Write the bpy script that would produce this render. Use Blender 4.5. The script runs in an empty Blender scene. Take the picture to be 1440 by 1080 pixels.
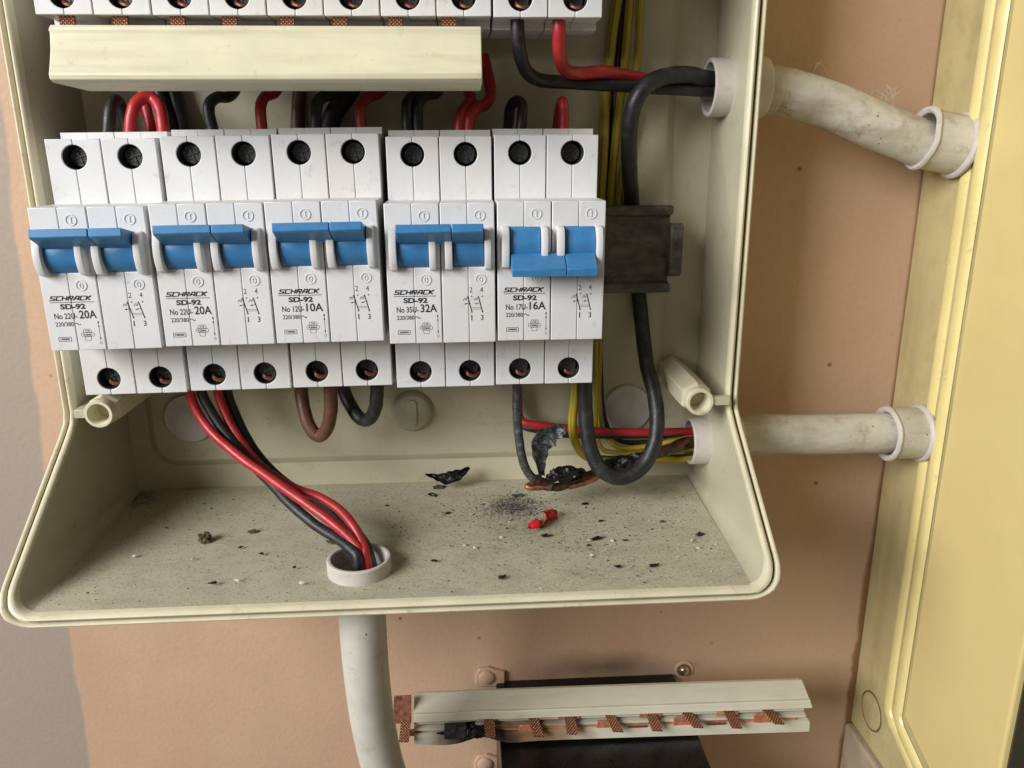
import bpy, bmesh, math, random
from mathutils import Vector, Matrix, noise
random.seed(7)
S = 0.001                                  # every number below is in millimetres
scn = bpy.context.scene
col = scn.collection

# ------------------------------------------------------------------ camera
CAM = Vector((132.569, -261.525, 38.515))
PITCH, YAW, ROLL, FPX = math.radians(16.145), math.radians(3.283), math.radians(-0.262), 1142.74
_f = Vector((math.sin(YAW)*math.cos(PITCH), math.cos(YAW)*math.cos(PITCH), -math.sin(PITCH)))
_r = Vector((math.cos(YAW), -math.sin(YAW), 0)); _u = _r.cross(_f)
_c, _s = math.cos(ROLL), math.sin(ROLL)
RT = _r*_c + _u*_s; UP = -_r*_s + _u*_c; FW = _f
cd = bpy.data.cameras.new('camera'); cam = bpy.data.objects.new('camera', cd); col.objects.link(cam)
cd.sensor_width = 36; cd.lens = 36*FPX/1440; cd.clip_start = 0.01; cd.clip_end = 50
m = Matrix((RT, UP, -FW)).transposed().to_4x4(); m.translation = CAM*S
cam.matrix_world = m
scn.camera = cam

def at(px, py, ax, val):                   # a photo pixel (1440 wide) turned into a real point at a known depth
    d = RT*((px-720)/FPX) + UP*((540-py)/FPX) + FW
    t = (val-CAM[ax])/d[ax]
    return CAM + d*t
def aty(px, py, Y): return at(px, py, 1, Y)

# ------------------------------------------------------------------ light
w = bpy.data.worlds.new('World'); scn.world = w; w.use_nodes = True
bg = w.node_tree.nodes['Background']
bg.inputs[0].default_value = (1.0, 0.88, 0.72, 1); bg.inputs[1].default_value = 0.135
def area(name, loc, target, size, power, colr):
    ld = bpy.data.lights.new(name, 'AREA'); ld.shape = 'RECTANGLE'; ld.size, ld.size_y = size; ld.energy = power; ld.color = colr
    o = bpy.data.objects.new(name, ld); col.objects.link(o)
    o.location = Vector(loc)*S
    o.rotation_euler = (Vector(target)-Vector(loc)).to_track_quat('-Z', 'Y').to_euler()
    return o
area('window_light', (-930, -820, 520), (110, 30, -10), (0.80, 0.70), 28.5, (1.0, 0.99, 0.98))
scn.view_settings.view_transform = 'Standard'; scn.view_settings.look = 'None'
scn.view_settings.exposure = 0.16; scn.view_settings.gamma = 1
scn.render.engine = 'CYCLES'
scn.render.resolution_x, scn.render.resolution_y = 1024, 768

# ------------------------------------------------------------------ materials
def lin(c):
    return tuple(((v/255)/12.92 if v/255 <= .04045 else ((v/255+.055)/1.055)**2.4) for v in c) + (1,)
def mat(name, base, rough=.5, metal=0, var=.06, vscale=.05, bump=.0, bscale=1.0, speck=None, streak=None, coat=0, spec=.5, fine=None):
    """base = linear colour; var = broad blotchy variation; speck = (colour, threshold, scale); streak = (colour, amount, scale)"""
    m = bpy.data.materials.new(name); m.use_nodes = True; nt = m.node_tree; N = nt.nodes; Lk = nt.links
    b = N['Principled BSDF']; b.inputs['Roughness'].default_value = rough; b.inputs['Metallic'].default_value = metal
    b.inputs['Coat Weight'].default_value = coat; b.inputs['Specular IOR Level'].default_value = spec
    tc = N.new('ShaderNodeTexCoord'); sc = N.new('ShaderNodeVectorMath'); sc.operation = 'SCALE'; sc.inputs[3].default_value = 1000
    Lk.new(tc.outputs['Object'], sc.inputs[0]); V = sc.outputs[0]
    def tex(scale, detail=4, vec=V, rough_=.55):
        n = N.new('ShaderNodeTexNoise'); n.inputs['Scale'].default_value = scale; n.inputs['Detail'].default_value = detail
        n.inputs['Roughness'].default_value = rough_; Lk.new(vec, n.inputs['Vector']); return n.outputs[0]
    def mixc(fac, a, bb, mode='MIX'):
        x = N.new('ShaderNodeMix'); x.data_type = 'RGBA'; x.blend_type = mode
        if isinstance(fac, (int, float)): x.inputs[0].default_value = fac
        else: Lk.new(fac, x.inputs[0])
        for k, q in ((6, a), (7, bb)):
            if isinstance(q, tuple): x.inputs[k].default_value = q
            else: Lk.new(q, x.inputs[k])
        return x.outputs[2]
    def rng(v, a, bb, c=0, d=1):
        r = N.new('ShaderNodeMapRange'); r.inputs[1].default_value = a; r.inputs[2].default_value = bb
        r.inputs[3].default_value = c; r.inputs[4].default_value = d; Lk.new(v, r.inputs[0]); return r.outputs[0]
    c = tuple(base[:3]) + (1,)
    dk = tuple(max(0, v*(1-var*2.2)) for v in base[:3]) + (1,); lt = tuple(min(1, v*(1+var)) for v in base[:3]) + (1,)
    out = mixc(rng(tex(vscale), .3, .7), dk, lt)
    if fine:                                # fine grain dirt
        out = mixc(rng(tex(fine[2], 6, rough_=.7), fine[3] if len(fine) > 3 else .5, .72, 0, fine[1]), out, fine[0])
    if streak:
        mp = N.new('ShaderNodeMapping'); mp.inputs['Scale'].default_value = streak[3] if len(streak) > 3 else (1, 1, .15)
        Lk.new(V, mp.inputs[0])
        out = mixc(rng(tex(streak[2], 5, mp.outputs[0]), .48, .75, 0, streak[1]), out, streak[0])
    if speck:
        vo = N.new('ShaderNodeTexVoronoi'); vo.inputs['Scale'].default_value = speck[2]; Lk.new(V, vo.inputs['Vector'])
        n2 = tex(speck[2]*.35, 2)
        r = rng(vo.outputs['Distance'], speck[1]*.6, speck[1], 1, 0)
        g = N.new('ShaderNodeMath'); g.operation = 'MULTIPLY'; Lk.new(r, g.inputs[0]); Lk.new(rng(n2, .52, .60), g.inputs[1])
        out = mixc(g.outputs[0], out, speck[0])
    Lk.new(out, b.inputs['Base Color'])
    Lk.new(rng(tex(vscale*6+.2, 5), .3, .7, max(.05, rough-.08), min(1, rough+.1)), b.inputs['Roughness'])
    if bump:
        bp = N.new('ShaderNodeBump'); bp.inputs['Strength'].default_value = bump; bp.inputs['Distance'].default_value = .0004
        Lk.new(tex(bscale, 6), bp.inputs['Height']); Lk.new(bp.outputs[0], b.inputs['Normal'])
    m['_out'] = 1
    return m
def C3(*c): return lin(c)[:3]
GRIME = (.10, .075, .045, 1)
M = {}
M['mcb'] = mat('white_breaker_plastic', (.70, .708, .72), .42, var=.03, vscale=.06, bump=.05, bscale=3, fine=((.45, .42, .36, 1), .5, .22, .6))
def age(m):
    nt = m.node_tree; N = nt.nodes; L = nt.links; b = N['Principled BSDF']; old = b.inputs['Base Color'].links[0].from_socket
    ge = N.new('ShaderNodeNewGeometry'); n = N.new('ShaderNodeTexNoise'); n.inputs['Scale'].default_value = 38; n.inputs['Detail'].default_value = 3; L.new(ge.outputs['Position'], n.inputs[0])
    r = N.new('ShaderNodeMapRange'); r.inputs[1].default_value = .42; r.inputs[2].default_value = .72; r.inputs[4].default_value = .55; L.new(n.outputs[0], r.inputs[0])
    x = N.new('ShaderNodeMix'); x.data_type = 'RGBA'; x.blend_type = 'MULTIPLY'; x.inputs[7].default_value = (.95, .91, .82, 1); L.new(r.outputs[0], x.inputs[0]); L.new(old, x.inputs[6])
    n2 = N.new('ShaderNodeTexNoise'); n2.inputs['Scale'].default_value = 210; n2.inputs['Detail'].default_value = 6; n2.inputs['Roughness'].default_value = .7; L.new(ge.outputs['Position'], n2.inputs[0])
    r2 = N.new('ShaderNodeMapRange'); r2.inputs[1].default_value = .60; r2.inputs[2].default_value = .74; r2.inputs[4].default_value = .5; L.new(n2.outputs[0], r2.inputs[0])
    y = N.new('ShaderNodeMix'); y.data_type = 'RGBA'; y.inputs[7].default_value = (.36, .32, .26, 1); L.new(r2.outputs[0], y.inputs[0]); L.new(x.outputs[2], y.inputs[6])
    L.new(y.outputs[2], b.inputs['Base Color'])
age(M['mcb'])
M['blue'] = mat('blue_toggle_plastic', (.042, .205, .45), .38, var=.06, vscale=.3, bump=.08, bscale=4, fine=((.10, .22, .36, 1), .35, .8))
M['well'] = mat('dark_screw_well', (.035, .045, .052), .5, var=.1)
M['screw'] = mat('dark_plated_screw', (.11, .115, .12), .35, .7, var=.3, vscale=1.2)
M['copper'] = mat('copper_strip', (.80, .33, .19), .34, .5, var=.18, vscale=.4, bump=.1, bscale=3)
M['oldcopper'] = mat('oxidised_copper', (.34, .14, .09), .42, .6, var=.25, vscale=.5, bump=.3, bscale=2)
M['ink'] = mat('black_print', (.02, .021, .026), .6, var=.02)
M['emboss'] = mat('moulded_mark', (.62, .63, .64), .5, var=.02)
M['box'] = mat('beige_enclosure_plastic', (.515, .48, .35), .40, var=.05, vscale=.03, bump=.06, bscale=2.5, fine=((.22, .18, .10, 1), .35, .12, .55), speck=((.08, .06, .03, 1), .09, .3))
M['rim'] = mat('cream_rim_plastic', (.68, .635, .455), .33, var=.05, vscale=.06, bump=.05, bscale=2, fine=((.30, .22, .10, 1), .5, .25, .58))
M['groove'] = mat('brown_dirt_in_groove', (.16, .115, .055), .8, var=.2, vscale=.15, bump=.2, bscale=2)
M['cover'] = mat('ivory_busbar_cover', (.74, .70, .50), .42, var=.04, vscale=.05, bump=.05, bscale=2, fine=((.40, .34, .20, 1), .35, .2, .58), streak=((.35, .30, .18, 1), .3, .25, (.12, 1, 1)))
M['white'] = mat('white_pvc_bush', (.56, .52, .48), .5, var=.06, vscale=.1, bump=.1, bscale=2, fine=((.30, .25, .18, 1), .4, .35, .55))
M['disc'] = mat('grey_white_cap_plastic', (.58, .55, .51), .55, var=.05, vscale=.08, bump=.05, fine=((.3, .27, .22, 1), .4, .15))
M['knob'] = mat('shade_darkened_plastic', (.40, .38, .27), .5, var=.05, vscale=.1, bump=.05)  # box plastic made darker: the plug's shading is put into its colour
M['pvc'] = mat('grimy_grey_pvc_conduit', (.60, .575, .49), .45, var=.12, vscale=.06, bump=.14, bscale=.8, fine=((.22, .17, .11, 1), .75, .12, .50), speck=((.05, .03, .015, 1), .13, .30), streak=((.24, .18, .12, 1), .65, .12, (.3, 1, 1)))
M['pvc_down'] = mat('pale_pvc_conduit', (.62, .60, .53), .42, var=.07, vscale=.06, bump=.08, bscale=.8, fine=((.3, .26, .2, 1), .4, .1, .56), speck=((.08, .05, .03, 1), .12, .25))
M['red'] = mat('red_wire_insulation', (.42, .022, .028), .38, var=.12, vscale=.15, bump=.1, bscale=1.5, fine=((.55, .16, .14, 1), .35, .35, .6))
M['black'] = mat('black_wire_insulation', (.016, .016, .018), .45, var=.2, vscale=.2, bump=.1, bscale=1.5, fine=((.07, .065, .06, 1), .6, .3))
M['heatgrey'] = mat('heat_greyed_insulation', (.045, .047, .05), .6, var=.3, vscale=.3, bump=.5, bscale=1.5, fine=((.16, .16, .16, 1), .8, .6))
M['brown'] = mat('brown_wire_insulation', (.13, .055, .03), .45, var=.1, vscale=.15, bump=.1, fine=((.22, .12, .08, 1), .4, .3))
M['rail'] = mat('sooty_black_rail', (.075, .070, .062), .42, var=.3, vscale=.12, bump=.35, bscale=.9, fine=((.17, .15, .125, 1), .8, .2, .46), streak=((.22, .19, .15, 1), .6, .35, (.3, 1, 1)))
M['char'] = mat('charred_plastic', (.008, .008, .009), .30, var=.5, vscale=.8, bump=.7, bscale=1.2, fine=((.05, .05, .05, 1), .5, .9, .58))
M['flap'] = mat('ashy_charred_film', (.022, .030, .030), .33, var=.6, vscale=.5, bump=.9, bscale=.9, fine=((.16, .18, .17, 1), .8, .5, .52))
M['burnt'] = mat('scorched_brown_insulation', (.085, .034, .016), .3, var=.6, vscale=.35, bump=.8, bscale=.8, fine=((.006, .005, .005, 1), 1, .22, .48))
M['ash'] = mat('pale_ash', (.6, .58, .52), .8, var=.1, vscale=1)
M['crumb'] = mat('brown_dirt_clod', (.12, .09, .05), .95, var=.4, vscale=.7, bump=1, bscale=1.5)
M['redbit'] = mat('shiny_red_plastic', (.50, .012, .016), .28, var=.2, vscale=.3, bump=.4, bscale=.5)
M['yellow'] = mat('yellowed_cabinet_plastic', (.73, .595, .265), .38, var=.03, vscale=.012, bump=.06, bscale=.7, fine=((.60, .49, .22, 1), .4, .025, .5), speck=((.1, .07, .03, 1), .05, .09))
M['yside'] = mat('olive_yellow_base_plastic', (.54, .465, .235), .42, var=.06, vscale=.03, bump=.06, bscale=.7, fine=((.30, .23, .10, 1), .55, .06, .48), streak=((.28, .22, .11, 1), .4, .08))
M['ylip'] = mat('pale_yellow_lip_plastic', (.80, .68, .30), .34, var=.05, vscale=.05, bump=.1, bscale=.6, fine=((.35, .27, .13, 1), .5, .2, .58))
M['window'] = mat('smoked_cover_window', (.045, .042, .022), .25, var=.05)
M['plinth'] = mat('pinkish_white_painted_box', (.50, .41, .29), .6, var=.08, vscale=.05, bump=.3, bscale=.5, speck=((.08, .05, .03, 1), .14, .15), fine=((.30, .22, .14, 1), .5, .15))
M['blackbox'] = mat('black_meter_box', (.007, .006, .006), .30, var=.3, vscale=.05, bump=.12, bscale=.6, fine=((.03, .028, .026, 1), .5, .12, .62))
M['paintlug'] = mat('painted_over_lug', (.56, .375, .265), .45, var=.06, vscale=.15, bump=.2, bscale=.6)
M['steel'] = mat('shiny_screw_head', (.45, .36, .30), .25, .9, var=.1)

def ygmat():                                # earth wire: green and yellow bands lengthwise round the wire
    m = mat('green_yellow_wire', (.38, .27, .02), .4, var=.06); nt = m.node_tree; N = nt.nodes; L = nt.links
    b = N['Principled BSDF']; uv = N.new('ShaderNodeUVMap'); sp = N.new('ShaderNodeSeparateXYZ'); L.new(uv.outputs[0], sp.inputs[0])
    ma = N.new('ShaderNodeMath'); ma.operation = 'PINGPONG'; ma.inputs[1].default_value = .5; L.new(sp.outputs[0], ma.inputs[0])
    g = N.new('ShaderNodeMath'); g.operation = 'GREATER_THAN'; g.inputs[1].default_value = .33; L.new(ma.outputs[0], g.inputs[0])
    x = N.new('ShaderNodeMix'); x.data_type = 'RGBA'; x.inputs[6].default_value = (.40, .29, .02, 1); x.inputs[7].default_value = (.03, .12, .025, 1)
    L.new(g.outputs[0], x.inputs[0]); L.new(x.outputs[2], b.inputs['Base Color']); return m
M['yg'] = ygmat()

def knurlmat():
    m = mat('knurled_copper', (.62, .25, .13), .3, .55, var=.1, vscale=.4); nt = m.node_tree; N = nt.nodes; L = nt.links
    b = N['Principled BSDF']; uv = N.new('ShaderNodeUVMap')
    outs = []
    for a in (45, -45):
        mp = N.new('ShaderNodeMapping'); mp.inputs['Rotation'].default_value = (0, 0, math.radians(a)); L.new(uv.outputs[0], mp.inputs[0])
        wv = N.new('ShaderNodeTexWave'); wv.inputs['Scale'].default_value = .36; L.new(mp.outputs[0], wv.inputs['Vector']); outs.append(wv.outputs['Fac'])
    mx = N.new('ShaderNodeMath'); mx.operation = 'MINIMUM'; L.new(outs[0], mx.inputs[0]); L.new(outs[1], mx.inputs[1])
    bp = N.new('ShaderNodeBump'); bp.inputs['Strength'].default_value = 1; bp.inputs['Distance'].default_value = .0007
    L.new(mx.outputs[0], bp.inputs['Height']); L.new(bp.outputs[0], b.inputs['Normal'])
    x = N.new('ShaderNodeMix'); x.data_type = 'RGBA'; x.inputs[6].default_value = (.22, .07, .035, 1); x.inputs[7].default_value = (1, .58, .38, 1)
    rr = N.new('ShaderNodeMapRange'); rr.inputs[1].default_value = .2; rr.inputs[2].default_value = .75; L.new(mx.outputs[0], rr.inputs[0])
    L.new(rr.outputs[0], x.inputs[0]); L.new(x.outputs[2], b.inputs['Base Color']); return m
M['knurl'] = knurlmat()

# ------------------------------------------------------------------ mesh helpers
class MB:
    def __init__(s): s.v = []; s.f = []; s.uv = None
    def add(s, v, f):
        o = len(s.v); s.v += [Vector(p) for p in v]; s.f += [tuple(i+o for i in q) for q in f]; return s
    def box(s, x0, x1, y0, y1, z0, z1):
        v = [(x, y, z) for x in (x0, x1) for y in (y0, y1) for z in (z0, z1)]
        return s.add(v, [(0, 1, 3, 2), (4, 6, 7, 5), (0, 4, 5, 1), (2, 3, 7, 6), (0, 2, 6, 4), (1, 5, 7, 3)])
    def prism(s, poly, axis, a, b):         # poly in the two other axes, extruded along axis from a to b
        def P(u, w_, t): return {0: (t, u, w_), 1: (u, t, w_), 2: (u, w_, t)}[axis]
        n = len(poly)
        v = [P(p[0], p[1], a) for p in poly] + [P(p[0], p[1], b) for p in poly]
        return s.add(v, [tuple(range(n))[::-1], tuple(range(n, 2*n))] + [(i, (i+1) % n, n+(i+1) % n, n+i) for i in range(n)])
    def lathe(s, prof, p0, d, seg=32, up=None):  # prof = [(along, radius)], closed loop not needed
        d = Vector(d).normalized(); a = d.orthogonal().normalized(); b = d.cross(a); p0 = Vector(p0)
        v = []; f = []
        for (t, r) in prof:
            for k in range(seg):
                q = 2*math.pi*k/seg; v.append(p0 + d*t + (a*math.cos(q)+b*math.sin(q))*r)
        for i in range(len(prof)-1):
            for k in range(seg):
                k2 = (k+1) % seg; f.append((i*seg+k, i*seg+k2, (i+1)*seg+k2, (i+1)*seg+k))
        return s.add(v, f)
def spline(pts, n=8):
    P = [Vector(p) for p in pts]
    if len(P) < 3: return P
    P = [P[0]*2-P[1]] + P + [P[-1]*2-P[-2]]; out = []
    for i in range(1, len(P)-2):
        for k in range(n):
            t = k/n; a, b, c, d = P[i-1], P[i], P[i+1], P[i+2]
            out.append(.5*((2*b)+(c-a)*t+(2*a-5*b+4*c-d)*t*t+(3*b-a-3*c+d)*t**3))
    out.append(P[-2]); return out
def tube_mb(pts, r, seg=14, n=8, rough=0, rf=None, seed=0):
    P = spline(pts, n); mb = MB(); N = None; uv = []; L = 0
    for i, p in enumerate(P):
        t = (P[min(i+1, len(P)-1)]-P[max(i-1, 0)]).normalized()
        if N is None: N = t.orthogonal().normalized()
        N = (N - t*N.dot(t)).normalized(); B = t.cross(N)
        if i: L += (p-P[i-1]).length
        for k in range(seg):
            q = 2*math.pi*k/seg; rr = (rf(i/(len(P)-1)) if rf else r)
            if rough: rr *= 1 + rough*noise.noise(Vector((math.cos(q)*1.7, math.sin(q)*1.3, L*.33+seed*9)))+rough*.25*noise.noise(Vector((math.cos(q)*3, math.sin(q)*3, L*1.3+seed*5)))
            mb.v.append(p + (N*math.cos(q)+B*math.sin(q))*rr); uv.append((k/seg, L))
    for i in range(len(P)-1):
        for k in range(seg):
            k2 = (k+1) % seg; mb.f.append((i*seg+k, i*seg+k2, (i+1)*seg+k2, (i+1)*seg+k))
    mb.f.append(tuple(range(seg))[::-1]); mb.f.append(tuple((len(P)-1)*seg+k for k in range(seg)))
    mb.uv = uv; return mb
def root(name, loc=(0, 0, 0), rot=(0, 0, 0)):
    o = bpy.data.objects.new(name, None); col.objects.link(o); o.location = Vector(loc)*S; o.rotation_euler = rot; o.empty_display_size = .01
    return o
def tag(o, label=None, cat=None, group=None, kind=None):
    if label: o['label'] = label
    if cat: o['category'] = cat
    if group: o['group'] = group
    if kind: o['kind'] = kind
    return o
def build(name, mb, material, parent=None, smooth=False, bevel=0, bseg=2, angle=35, local=False):
    """vertices are in world mm (or in the parent's own mm when local)"""
    org = Vector((0, 0, 0))
    if parent is not None and not local:
        q = parent
        while q is not None: org = org + q.location/S; q = q.parent
    me = bpy.data.meshes.new(name)
    me.from_pydata([tuple((v-org)*S) for v in mb.v], [], mb.f)
    if mb.uv:
        ul = me.uv_layers.new(name='UVMap')
        for lp in me.loops: ul.data[lp.index].uv = mb.uv[lp.vertex_index]
        seg = 14
    bm = bmesh.new(); bm.from_mesh(me)
    bmesh.ops.recalc_face_normals(bm, faces=bm.faces)
    if bevel:
        ed = [e for e in bm.edges if len(e.link_faces) == 2 and e.calc_face_angle(0) > math.radians(angle)]
        rb = bmesh.ops.bevel(bm, geom=ed, offset=bevel*S, segments=bseg, affect='EDGES', profile=.5, clamp_overlap=True)
        for f in bm.faces: f.smooth = False
        for f in rb['faces']: f.smooth = True
    if smooth:
        for f in bm.faces: f.smooth = True
    bm.to_mesh(me); bm.free()
    if smooth:
        me.set_sharp_from_angle(angle=math.radians(40))
    me.materials.append(material)
    o = bpy.data.objects.new(name, me); col.objects.link(o)
    if parent is not None: o.parent = parent
    return o
def single(name, mb, material, label, cat, group=None, kind=None, **k):
    """a thing made of one mesh: origin at its lowest point"""
    c = sum(mb.v, Vector())/len(mb.v); z = min(v.z for v in mb.v); org = Vector((c.x, c.y, z))
    for i, v in enumerate(mb.v): mb.v[i] = v-org
    o = build(name, mb, material, None, **k); o.location = org*S
    return tag(o, label, cat, group, kind)
def boolean(o, cutters):
    for c in cutters:
        md = o.modifiers.new('b', 'BOOLEAN'); md.object = c; md.operation = 'DIFFERENCE'; md.solver = 'EXACT'
    bpy.context.view_layer.update()
    dg = bpy.context.evaluated_depsgraph_get(); me = bpy.data.meshes.new_from_object(o.evaluated_get(dg))
    o.modifiers.clear(); o.data = me
    for c in cutters: bpy.data.objects.remove(c)
def cutter(p0, d, r, l, seg=40):
    mb = MB().lathe([(0, r), (l, r)], p0, d, seg); mb.f.append(tuple(range(seg))[::-1]); mb.f.append(tuple(range(seg, 2*seg)))
    return build('cutter', mb, M['box'])
def ring_tube(mb, p0, d, r_in, r_out, L, seg=40, b=.4):
    mb.lathe([(0+b, r_in), (0, r_in+b), (0, r_out-b), (b, r_out), (L-b, r_out), (L, r_out-b), (L, r_in), (b, r_in)], p0, d, seg)

# ------------------------------------------------------------------ wall
def wallmat():
    m = mat('painted_wall', (.555, .375, .255), .6, var=.05, vscale=.012, bump=.40, bscale=.45, fine=((.46, .285, .185, 1), .45, .35, .50), speck=((.25, .15, .10, 1), .09, .07), streak=((.50, .31, .21, 1), .5, .05))
    nt = m.node_tree; N = nt.nodes; L = nt.links; b = N['Principled BSDF']
    old = b.inputs['Base Color'].links[0].from_socket
    tc = N.new('ShaderNodeTexCoord'); sp = N.new('ShaderNodeSeparateXYZ'); L.new(tc.outputs['Object'], sp.inputs[0])
    ns = N.new('ShaderNodeTexNoise'); ns.inputs['Scale'].default_value = 28; ns.inputs['Detail'].default_value = 5; L.new(tc.outputs['Object'], ns.inputs[0])
    # grey-mauve paint field left of a slightly wavering vertical edge
    a = N.new('ShaderNodeMath'); a.operation = 'MULTIPLY_ADD'; a.inputs[1].default_value = .009; L.new(ns.outputs[0], a.inputs[0]); L.new(sp.outputs[0], a.inputs[2])
    za = N.new('ShaderNodeMath'); za.operation = 'MULTIPLY_ADD'; za.inputs[1].default_value = -.038; L.new(sp.outputs[2], za.inputs[0]); L.new(a.outputs[0], za.inputs[2])
    r = N.new('ShaderNodeMapRange'); r.inputs[1].default_value = -.0435; r.inputs[2].default_value = -.0418; L.new(za.outputs[0], r.inputs[0])
    x = N.new('ShaderNodeMix'); x.data_type = 'RGBA'; x.inputs[6].default_value = (.35, .285, .235, 1); L.new(r.outputs[0], x.inputs[0]); L.new(old, x.inputs[7])
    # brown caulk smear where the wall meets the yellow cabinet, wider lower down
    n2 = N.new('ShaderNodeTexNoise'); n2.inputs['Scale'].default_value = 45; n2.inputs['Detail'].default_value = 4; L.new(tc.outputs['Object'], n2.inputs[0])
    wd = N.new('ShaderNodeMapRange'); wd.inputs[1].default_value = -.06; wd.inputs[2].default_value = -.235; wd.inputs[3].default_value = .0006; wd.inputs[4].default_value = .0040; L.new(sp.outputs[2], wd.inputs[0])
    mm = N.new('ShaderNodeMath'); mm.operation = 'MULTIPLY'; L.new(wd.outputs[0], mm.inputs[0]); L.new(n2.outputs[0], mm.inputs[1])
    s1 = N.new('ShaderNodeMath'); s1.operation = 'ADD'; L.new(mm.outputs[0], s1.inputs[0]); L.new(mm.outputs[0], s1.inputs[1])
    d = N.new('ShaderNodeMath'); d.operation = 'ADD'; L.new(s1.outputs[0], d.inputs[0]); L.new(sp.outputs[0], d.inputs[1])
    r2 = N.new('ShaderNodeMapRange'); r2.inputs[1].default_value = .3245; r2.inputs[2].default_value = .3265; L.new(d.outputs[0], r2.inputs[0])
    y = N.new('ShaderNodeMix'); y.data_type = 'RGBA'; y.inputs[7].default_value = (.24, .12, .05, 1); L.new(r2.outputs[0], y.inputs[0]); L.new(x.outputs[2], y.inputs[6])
    # dark smudge on the wall above the black box
    vm = N.new('ShaderNodeVectorMath'); vm.operation = 'SUBTRACT'; vm.inputs[1].default_value = (.196, .08, -.206); L.new(tc.outputs['Object'], vm.inputs[0])
    vs = N.new('ShaderNodeVectorMath'); vs.operation = 'MULTIPLY'; vs.inputs[1].default_value = (18, 0, 85); L.new(vm.outputs[0], vs.inputs[0])
    ln = N.new('ShaderNodeVectorMath'); ln.operation = 'LENGTH'; L.new(vs.outputs[0], ln.inputs[0])
    ad = N.new('ShaderNodeMath'); ad.operation = 'MULTIPLY_ADD'; ad.inputs[1].default_value = .9; L.new(n2.outputs[0], ad.inputs[0]); L.new(ln.outputs['Value'], ad.inputs[2])
    r3 = N.new('ShaderNodeMapRange'); r3.inputs[1].default_value = 1.35; r3.inputs[2].default_value = .5; r3.inputs[4].default_value = .75; L.new(ad.outputs[0], r3.inputs[0])
    z = N.new('ShaderNodeMix'); z.data_type = 'RGBA'; z.inputs[7].default_value = (.05, .035, .025, 1); L.new(r3.outputs[0], z.inputs[0]); L.new(y.outputs[2], z.inputs[6])
    L.new(z.outputs[2], b.inputs['Base Color'])
    return m
wall = build('wall', MB().box(-1200, 1400, 80, 120, -1100, 1000), wallmat()); tag(wall, 'pinkish brown painted wall with a grey strip of paint at its left', None, None, 'structure')

# ------------------------------------------------------------------ enclosure
ZF = -101.1; XL, XR = -9.3, 230.8; ZT = 190
def yr(z):
    pts = [(400, 28.5), (-53, 28.5), (-57, 27), (-61, 22.5), (-95, -22.5), (-99, -26.5), (-102, -28.2), (-200, -28.2)]
    for (a, b), (c, d) in zip(pts, pts[1:]):
        if c <= z <= a: return b + (d-b)*(a-z)/(a-c)
def loop(off, rad, n=10):
    """rounded rectangle outline; the same number of points for any offset or radius"""
    x0, x1, z0, z1 = XL-off, XR+off, ZF-off, ZT+off; r = rad+off*.8; P = []
    zs = [ZT-14] + [60, 0, -40, -53, -55, -57, -59, -61] + [-61-(-61+84)*0 - k*3.2 for k in range(1, 8)]
    zs = [z for z in zs if z > z0+r+1]
    while len(zs) < 16: zs.append(zs[-1]-.2)
    for z in zs: P.append((x0, z))                                           # left side going down
    for k in range(n+1):
        a = math.pi + k/n*math.pi/2; P.append((x0+r+r*math.cos(a), z0+r+r*math.sin(a)))
    for k in range(1, 12): P.append((x0+r+(x1-x0-2*r)*k/12, z0))
    for k in range(n+1):
        a = 1.5*math.pi + k/n*math.pi/2; P.append((x1-r+r*math.cos(a), z0+r+r*math.sin(a)))
    for z in zs[::-1]: P.append((x1, z))
    for k in range(n+1):
        a = 0 + k/n*math.pi/2; P.append((x1-r+r*math.cos(a), z1-r+r*math.sin(a)))
    for k in range(n+1):
        a = math.pi/2 + k/n*math.pi/2; P.append((x0+r+r*math.cos(a), z1-r+r*math.sin(a)))
    return P
def warp(v):
    t = max(0, (69.5-v.y)/97.5); u = (v.x-XL)/(XR-XL); k = t**1.5
    x = v.x - (4.4*k*(1-u) - 1.3*k*u)
    z = v.z - (1.5*(1-u)+.5*u)*k*min(1, max(0, (-60-v.z)/35))
    return Vector((x, v.y, z))
def sweep(sec, name, material, parent, closed=True, bevel=0):
    """sec = [(offset, dy or ('abs', Y), rad)]"""
    mb = MB(); rings = []
    for off, y, rad in sec:
        L = loop(off, rad); rings.append([Vector((x, y[1] if isinstance(y, tuple) else yr(max(min(z, 400), -199))+y, z)) for x, z in L])
    n = len(rings[0])
    for r in rings: mb.v += [warp(v) for v in r]
    for i in range(len(rings) if closed else len(rings)-1):
        j = (i+1) % len(rings)
        for k in range(n): mb.f.append((i*n+k, i*n+(k+1) % n, j*n+(k+1) % n, j*n+k))
    return build(name, mb, material, parent, smooth=True)
enc = tag(root('electrical_enclosure', (110, 74, ZF)), 'open beige plastic electrical box with flared lower skirt, holding the rows of breakers', 'electrical box')
R0 = 8.0
shell = sweep([(0, 3.0, R0), (0, ('abs', 69.5), 2.0), (3.6, ('abs', 79.6), 4.0), (3.9, 4.0, R0), (3.3, 3.6, R0), (1.2, 3.6, R0)], 'housing_wall', M['box'], enc)
HOLES = {'upper': Vector((226, 54, 60)), 'lower': Vector((226, 52, -78.5)), 'floor': Vector((94, -6, -101))}
boolean(shell, [cutter((215, 54, 60), (1, 0, 0), 10.4, 40), cutter((215, 52, -78.5), (1, 0, 0), 9.9, 40), cutter((94, -6, -90), (0, 0, -1), 11.0, 40)])
sweep([(-.15, 3.2, R0), (-.15, .7, R0), (.25, .1, R0), (.9, -.1, R0), (1.5, .2, R0), (1.8, .8, R0), (1.8, 3.7, R0)], 'inner_lip', M['rim'], enc)
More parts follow.
